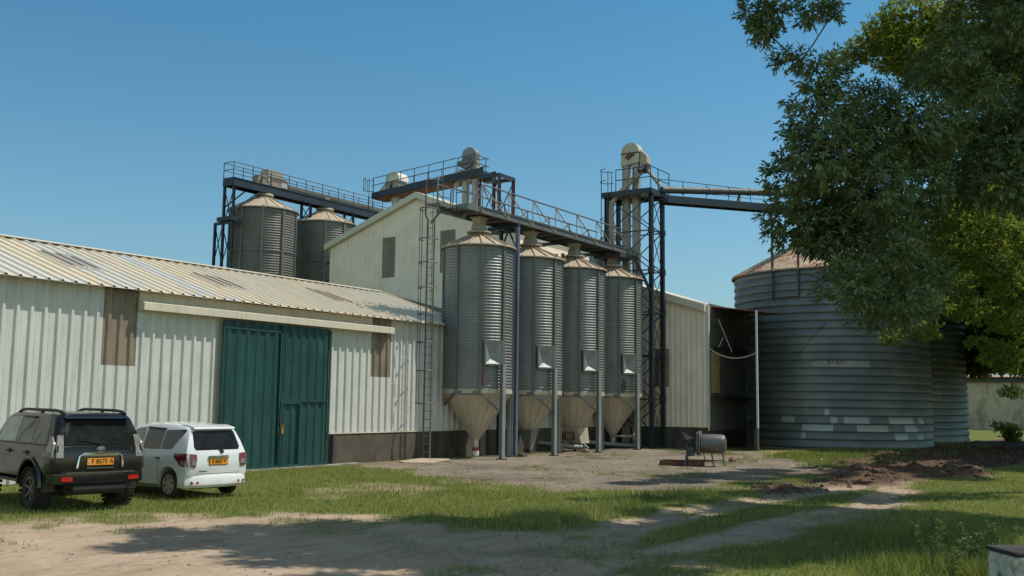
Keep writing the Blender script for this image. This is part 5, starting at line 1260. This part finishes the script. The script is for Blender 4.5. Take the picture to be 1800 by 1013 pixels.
# ------------------------------------------------------------------ trees
def leaves(cl, per, L, W, nleaf, mat, name, parent, droop=.25, flat=.75, tone=(.45,.25), rosette=True):
    """clusters (x,y,z,r) -> rosettes of folded lance-shaped leaves"""
    C_ = []; Rr = []
    for x, y, z, r in cl:
        n = max(4, int(per*(r/.5)**2))
        d = RNG.normal(0,1,(n,3)); d /= np.linalg.norm(d,axis=1)[:,None]
        rad = r*RNG.uniform(.35,1.05,n)**.6
        p = d*rad[:,None]; p[:,2] *= flat
        C_.append(np.array([x,y,z])+p); Rr.append(d)
    C_ = np.concatenate(C_); A_ = np.concatenate(Rr); A_[:,2] += .25; A_ /= np.linalg.norm(A_,axis=1)[:,None]
    N = len(C_)
    ref = np.where(np.abs(A_[:,2:3])>.9, np.array([[1.,0,0]]), np.array([[0.,0,1]])); E1 = np.cross(A_,ref); E1 /= np.linalg.norm(E1,axis=1)[:,None]; E2 = np.cross(A_,E1)
    quads_ = []; rn = []
    tn = np.clip(RNG.normal(*tone,N),0,.93)
    for k in range(nleaf):
        a = 2*pi*(k+RNG.uniform(-.3,.3,N))/nleaf; sp_ = RNG.uniform(.25,1.25,N)
        d = A_*np.cos(sp_)[:,None] + (E1*np.cos(a)[:,None]+E2*np.sin(a)[:,None])*np.sin(sp_)[:,None]
        d[:,2] -= droop; d /= np.linalg.norm(d,axis=1)[:,None]
        s = np.cross(d,A_); s /= np.maximum(1e-6,np.linalg.norm(s,axis=1))[:,None]; nrm = np.cross(s,d)
        l = (L*RNG.uniform(.7,1.2,N))[:,None]; w_ = (W*RNG.uniform(.8,1.2,N))[:,None]
        Ck = C_ + A_*(RNG.uniform(-1.1,.5,N)*L)[:,None]; b0 = Ck + d*l*.08; tip = Ck + d*l; mid = Ck + d*l*.55
        quads_.append(np.stack([b0, mid+s*w_+nrm*w_*.35, tip-nrm*l*.06, mid-s*w_+nrm*w_*.35],1)); rn.append(np.clip(tn+RNG.normal(0,.08,N),0,.95)+ (RNG.uniform(0,1,N)>.985)*.1)
    return tris(name, np.concatenate(quads_), np.clip(np.concatenate(rn),0,1), mat, None, parent)
def limb_net(root, base, top, cl, r0, mat, late=0):
    m = MB(); b = V(base); t = V(top)
    m.path([b+V((0,0,-.2)), b.lerp(t,.35)+V((.12,-.1,0)), b.lerp(t,.7)+V((-.1,.08,0)), t], [r0*1.25,r0,r0*.85,r0*.7], 12)
    m.build('trunk', mat, root, 60)
    m = MB(); order = sorted(range(len(cl)-late), key=lambda i: (V(cl[i][:3])-t).length) + list(range(len(cl)-late, len(cl)))
    nodes = [(t, r0*.6)]
    for i in order:
        c = V(cl[i][:3]); j = min(range(len(nodes)), key=lambda q: (nodes[q][0]-c).length + (.35*(nodes[q][0]-t).length if i < len(cl)-late else 0)); p, rp = nodes[j]
        r1 = max(.012, rp*.62); ln = (c-p).length*.12; w3 = lambda: V((random.uniform(-ln,ln),random.uniform(-ln,ln),random.uniform(-ln*.4,ln*1.3)))
        m.path([p, p.lerp(c,.33)+w3(), p.lerp(c,.67)+w3(), c], [min(rp,r1*1.25), r1*1.1, r1*.9, max(.010,r1*.7)], 6, False); nodes.append((c, max(.014,r1*.85)))
    m.build('limbs', mat, root, 60)
DARK = [(18.9,2.8,9.1,.5),(18.8,2.1,9.0,.5),(20.7,1.7,9.7,.4),(17.4,2.8,8.1,.4),(20.6,2.8,9.0,.5),(20.3,2.0,8.8,.4),(21.5,1.4,9.0,.6),(15.6,4.5,7.4,.4),(18.4,3.3,8.0,.5),(18.1,2.6,7.6,.4),(20.9,2.3,8.6,.6),(20.9,1.7,8.5,.4),(15.7,4.5,6.7,.6),(16.8,4.1,7.1,.5),(16.9,3.5,6.9,.6),(17.5,3.0,6.9,.4),(19.6,2.8,7.4,.5),(20.3,2.1,7.6,.5),(19.7,1.6,7.4,.6),(15.4,4.5,6.1,.5),(16.4,4.2,6.4,.6),(17.5,3.9,6.7,.6),(18.3,3.5,6.6,.4),(20.2,3.2,7.0,.6),(19.5,2.5,6.9,.6),(20.3,2.1,6.8,.6),(21.1,1.4,7.0,.6),(15.9,5.0,5.9,.5),(18.0,4.8,6.1,.5),(16.5,3.9,5.8,.6),(17.9,3.6,6.0,.6),(19.5,3.2,6.2,.5),(19.2,2.5,6.2,.6),(20.0,2.0,6.1,.5),(20.0,1.4,6.2,.5),(16.9,5.3,5.4,.6),(17.1,4.8,5.4,.6),(18.2,4.5,5.5,.6),(19.3,4.0,5.7,.5),(17.1,5.0,5.0,.4),(17.6,4.5,5.0,.6),(16.8,3.7,4.8,.4),(16.2,4.3,4.2,.5),(17.9,4.3,4.6,.5),(18.5,3.8,4.4,.6),(17.9,4.3,4.1,.6),(17.2,3.7,3.9,.5)]
SPRIG = [(15.4,5.5,8.6,.3),(15.6,5.2,8.7,.3),(15.6,5.4,8.3,.3),(16.1,4.8,8.7,.3),(16.5,4.6,8.9,.2),(15.9,5.2,7.9,.2),(15.4,5.4,8.3,.2),(16.5,4.5,8.7,.15),(16.2,5.0,7.9,.2)]
FEATH = [(24.7,6.6,10.7,.5),(24.9,6.1,11.0,.6),(25.2,5.6,11.5,.7),(25.5,5.1,11.9,.8),(26.4,4.6,12.0,.8),(25.8,5.7,11.0,.7),(26.7,5.1,11.5,.8),(27.3,4.1,12.1,.9),(29.0,3.5,11.7,1.0),(28.7,4.1,10.8,1.0),(29.3,3.4,10.0,1.0),(28.7,4.4,9.1,1.0),(29.3,3.7,8.2,1.0),(23.0,6.4,6.2,.3),(23.1,6.1,6.6,.4),(24.4,6.1,6.2,.5),(22.9,6.6,5.9,.2),(26.9,3.9,6.9,.7),(27.3,3.4,6.5,.8),(26.7,4.3,6.2,.6),(27.2,3.8,5.7,.8),(27.6,3.2,5.2,.8),(26.2,4.5,5.2,.6),(26.4,4.2,4.6,.6),(25.5,4.8,4.6,.5),(24.7,5.2,4.1,.4),(24.3,5.5,3.8,.3),(25.4,4.9,4.0,.4),(27.6,3.5,4.4,.7),(26.6,4.7,5.6,.6),(27.2,4.1,3.8,.3),(27.6,3.6,3.6,.5),(27.9,3.3,3.3,.6),(27.8,3.5,2.6,.3),(27.4,3.9,3.4,.3),(25.1,5.2,4.8,.5),(26.4,5.0,5.6,.6),(25.8,5.9,5.2,.4),(27.3,5.4,6.4,.7),(26.9,5.8,7.1,.7),(27.5,4.8,7.1,.8),(27.8,4.3,7.8,.9),(28.9,2.8,6.8,1.2),(29.3,2.6,4.5,1.2),(30.0,2.5,9.3,1.4)]
# the big tree's crown also reaches over the yard, above the picture
OVER = []
for (gx_, gy_, r_) in [(14.2,5.6,.8),(15.6,6.8,.9),(16.4,8.4,.7),(17.4,5.0,.9),(18.2,7.4,.9),(18.8,8.9,.6),(19.6,6.2,.9),(20.8,7.6,.8),(20.6,4.6,.9),(21.8,8.6,.6),(21.9,5.9,.9),(15.4,5.0,.9),(16.6,3.6,.9),(18.6,3.6,.8),(9.9,12.9,.5),(10.8,13.2,.6),(11.9,12.3,.7),(12.9,12.4,.6),(10.2,10.6,.5),(9.6,8.9,.4),(13.0,9.2,.8),(14.2,11.2,.6),(10.6,12.2,.5),(11.4,11.4,.6),(12.6,11.6,.6),(13.8,11.6,.6),(12.0,10.4,.7),(13.2,10.0,.8),(11.6,8.9,.7),(12.6,8.6,.9),(14.0,9.0,.8),(11.2,7.6,.8),(12.4,7.2,.9),(13.6,7.0,.9),(10.6,9.6,.4),(15.2,8.2,.6),(15.4,6.2,.8),(16.8,5.4,.8),(18.6,5.2,.9),(20.4,5.4,.8),(22,4.2,1),(23.6,5.6,.7),(24.4,3.4,1),(26,4.8,.8),(12.9,11.0,.7),(14.4,10.4,.8),(15.6,9.6,.8),(13.4,8.4,.9),(12.0,6.4,.9),(14.6,7.8,.9),(11.2,9.6,.7),(10.9,11.2,.5),(15.0,11.8,.5),(16.6,10.2,.5),(17.6,6.2,.8),(19.4,4.4,.9),(21.2,3.2,.9),(25.2,3.6,1),(22.8,6.8,.6),(17.6,3.6,.7),(19.8,3.4,.7),(11,14.2,.35),(12.2,13.3,.4),(13.6,12.8,.4),(15.4,10.9,.5),(17,7.1,.5),(19.3,7.0,.5),(21.6,7.2,.5),(25,7.8,.6),(27,6.6,.7),(16.2,4.4,.5),(21.8,2.4,.9)]:
    if gx_ >= 22.2: continue
    z_ = random.uniform(11.2,13.2) if gx_ < 16 else random.uniform(11.5,14.5); OVER.append((gx_+.394*z_, gy_-.4535*z_, z_, r_*1.25))
bt = thing('big_leaf_tree', 'big dark tree with leathery rosette leaves hanging over the right side of the yard', 'tree', (24.5,-1.6,0))
limb_net(bt, (24.5,-1.6,0), (22.4,-.2,5.6), DARK+OVER+SPRIG[::-1], .42, M['bark'], 9)
leaves([(a,b_,c_,r_*1.12) for a,b_,c_,r_ in DARK]+SPRIG, 125, .135, .019, 9, M['leaf_dark'], 'crown', bt, droop=.5, flat=.9).matrix_parent_inverse = Matrix.Translation(V((-24.5,1.6,0)))
leaves(OVER, 58, .30, .045, 9, M['leaf_dark'], 'crown', bt).matrix_parent_inverse = Matrix.Translation(V((-24.5,1.6,0)))
ft = thing('feathery_tree', 'bright lime green feathery tree behind the dark one at the right edge', 'tree', (32.5,1.0,0))
limb_net(ft, (32.5,1.0,0), (30.6,2.2,4.6), FEATH, .30, M['bark'])
OV2 = []
for (gx_, gy_, r_) in [(25.5,12.8,.6),(27,12.2,.8),(28.6,12.6,.8),(30.2,12.4,.8),(31.8,11.6,.9),(33.6,11.8,.8),(29.5,11,.9),(31.5,9.6,1),(34,9,1),(36,10.6,.8),(27.5,9.8,.7),(29.5,8.4,.8),(36,7,1.1),(34,6,1),(37,8.6,.9),(39,10,.9),(38,6.6,1)]:
    z_ = random.uniform(12.5,15); OV2.append((gx_+.394*z_, gy_-.4535*z_, z_, r_*1.2))
leaves(FEATH, 150, .072, .019, 11, M['leaf_lime'], 'crown', ft, droop=.1, flat=.55, tone=(.5,.25)).matrix_parent_inverse = Matrix.Translation(V((-32.5,-1.0,0)))
leaves(OV2, 110, .16, .04, 9, M['leaf_lime'], 'crown', ft, droop=.1, flat=.5).matrix_parent_inverse = Matrix.Translation(V((-32.5,-1.0,0)))
# tree beside the tanks that keeps their sunny side in shade
def round_tree(name, label, base, ht, rad, n, per, L, W, mat, seed):
    random.seed(seed); t = thing(name, label, 'tree', base); cl = []
    for k in range(n):
        a = random.uniform(0,2*pi); q = sqrt(random.uniform(.02,1)); zz = random.uniform(.38,1); rr_ = rad*q*sqrt(max(.15,1-((zz-.62)/.45)**2))
        cl.append((base[0]+rr_*cos(a), base[1]+rr_*sin(a), base[2]+ht*zz, random.uniform(.9,1.5)*rad/5))
    limb_net(t, base, (base[0]+.2,base[1],base[2]+ht*.36), cl, .25, M['bark'])
    leaves(cl, per, L, W, 9, mat, 'crown', t, droop=.1, flat=.6).matrix_parent_inverse = Matrix.Translation(-V(base))
round_tree('shade_tree', 'leafy green tree right of the nearer ribbed tank', (57.6,5.2,0), 14.5, 6.4, 80, 60, .32, .09, M['leaf_lime'], 3)
round_tree('shade_tree', 'leafy green tree right of the farther ribbed tank', (69,6.0,0), 13, 5.6, 56, 50, .34, .09, M['leaf_lime'], 5)
round_tree('shade_tree', 'leafy green tree leaning in at the right edge before the tanks', (48.5,-.5,0), 14, 6.2, 60, 46, .26, .07, M['leaf_lime'], 9)
# bushes and weeds
def bush(label, base, r, n, seed, mat, L=.12):
    random.seed(seed); t = thing('bush', label, 'bush', base); m = MB()
    for k in range(7):
        a = random.uniform(0,2*pi); m.path([base,(base[0]+r*.4*cos(a),base[1]+r*.4*sin(a),base[2]+r*.7),(base[0]+r*.7*cos(a),base[1]+r*.7*sin(a),base[2]+r*1.3)],[.03,.02,.01],5)
    m.build('stem', M['bark'], t)
    leaves([(base[0]+random.uniform(-r,r)*.6,base[1]+random.uniform(-r,r)*.6,base[2]+random.uniform(.3,1.3)*r,r*.5) for _ in range(n)], 40, L, L*.25, 8, mat, 'foliage', t).matrix_parent_inverse = Matrix.Translation(-V(base))
bush('low bright green bush at the foot of the farther tank', (70.5,9.2,0), .9, 9, 1, M['leaf_lime'], .16)
bush('small dark bush against the far warehouse wall', (108,8.6,0), 1.6, 9, 2, M['leaf_lime'], .3)
def weed(label, base, h, seed):
    random.seed(seed); t = thing('weed_plant', label, 'weed', base, 0, 'tall weeds by the concrete block'); m = MB(); cl = []
    for k in range(5):
        a = random.uniform(0,2*pi); q = (base[0]+h*.3*cos(a), base[1]+h*.3*sin(a), base[2]+h*random.uniform(.7,1.05))
        m.path([base, ((base[0]+q[0])/2,(base[1]+q[1])/2,base[2]+h*.55), q], [.006,.005,.003], 5)
        for u in (.45,.65,.85,1): cl.append((base[0]+(q[0]-base[0])*u, base[1]+(q[1]-base[1])*u, base[2]+(q[2]-base[2])*u, .05))
    m.build('stem', M['weed'], t)
    leaves(cl, 650, .036, .008, 5, M['weed'], 'foliage', t, droop=.0).matrix_parent_inverse = Matrix.Translation(-V(base))
for i, (bx_, by_, h) in enumerate([(14.9,2.95,.62),(15.6,2.55,.55),(16.4,3.2,.5),(13.9,2.5,.5),(15.3,2.1,.6)]):
    weed(['tallest pale weed standing left of the mossy block','pale weed just behind the mossy block','small pale weed in the sunny grass farthest from the mossy block','pale weed in front of the left end of the mossy block','pale weed rising behind the top of the mossy block'][i], (bx_,by_,0), h, 20+i)

# ------------------------------------------------------------------ light, sky, camera
SUN_AZ, SUN_EL = radians(311), radians(59)
sd = V((cos(SUN_AZ)*cos(SUN_EL), sin(SUN_AZ)*cos(SUN_EL), sin(SUN_EL)))
L = bpy.data.lights.new('sun', 'SUN'); L.energy = 4.5; L.angle = radians(.53); L.color = (1,.93,.83)
lo = bpy.data.objects.new('sun', L); lo.rotation_euler = sd.to_track_quat('Z','Y').to_euler(); lo.location = sd*80; COL.objects.link(lo)
W = bpy.data.worlds.new('World'); S.world = W; W.use_nodes = True; nt = W.node_tree; nt.nodes.clear()
bg = nt.nodes.new('ShaderNodeBackground'); wo = nt.nodes.new('ShaderNodeOutputWorld'); sk = nt.nodes.new('ShaderNodeTexSky')
sk.sky_type = 'NISHITA'; sk.sun_disc = False; sk.sun_elevation = SUN_EL; sk.sun_rotation = radians(90)-SUN_AZ
sk.altitude = 0; sk.air_density = 1.0; sk.dust_density = 1.0; sk.ozone_density = 1.2
# blue low down, dimmer at the zenith; warm fill light added behind the viewer
tcw = nd(nt, 'ShaderNodeTexCoord'); sxyz = nd(nt, 'ShaderNodeSeparateXYZ'); nt.links.new(tcw.outputs['Generated'], sxyz.inputs[0])
el = ramp(nt, sxyz.outputs['Z'], [(0, (.66,.80,.84)), (.16, (.60,.88,.91)), (.40, (.37,.85,.94)), (.62, (.42,.55,.58))])
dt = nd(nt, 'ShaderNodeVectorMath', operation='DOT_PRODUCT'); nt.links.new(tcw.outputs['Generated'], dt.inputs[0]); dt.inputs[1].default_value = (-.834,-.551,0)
back_fill = ramp(nt, dt.outputs['Value'], [(.0, G3(1)), (.55, (3.7,2.5,1.8))])
c1 = mix(nt, sk.outputs[0], el.outputs[0], 1.0, 'MULTIPLY'); c2 = mix(nt, c1, back_fill.outputs[0], 1.0, 'MULTIPLY')
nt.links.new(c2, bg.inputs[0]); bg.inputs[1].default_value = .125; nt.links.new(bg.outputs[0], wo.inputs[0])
cam = bpy.data.cameras.new('camera'); cam.sensor_width = 36; cam.lens = 1771.92/1800*36; cam.clip_start = .1; cam.clip_end = 4000
co = bpy.data.objects.new('camera', cam); COL.objects.link(co); S.camera = co
def nrm(v): return V(v).normalized()
fpx = 1771.92; X_ = nrm((2076-900, 721-506.5, fpx)); Y_ = nrm((-1800-900, 672-506.5, fpx)); Z_ = X_.cross(Y_)
# rows: camera right / down / forward expressed in world axes
right = V((X_[0],Y_[0],Z_[0])); down = V((X_[1],Y_[1],Z_[1])); fwd = V((X_[2],Y_[2],Z_[2]))
Rm = Matrix((( right[0], -down[0], -fwd[0]),( right[1], -down[1], -fwd[1]),( right[2], -down[2], -fwd[2])))
co.matrix_world = Matrix.Translation((0,0,2.2)) @ Rm.to_4x4()
vs = S.view_settings; vs.view_transform = 'Standard'; vs.look = 'None'; vs.exposure = 0; vs.gamma = 1; vs.use_curve_mapping = False
S.cycles.max_bounces = 6; S.cycles.transparent_max_bounces = 4
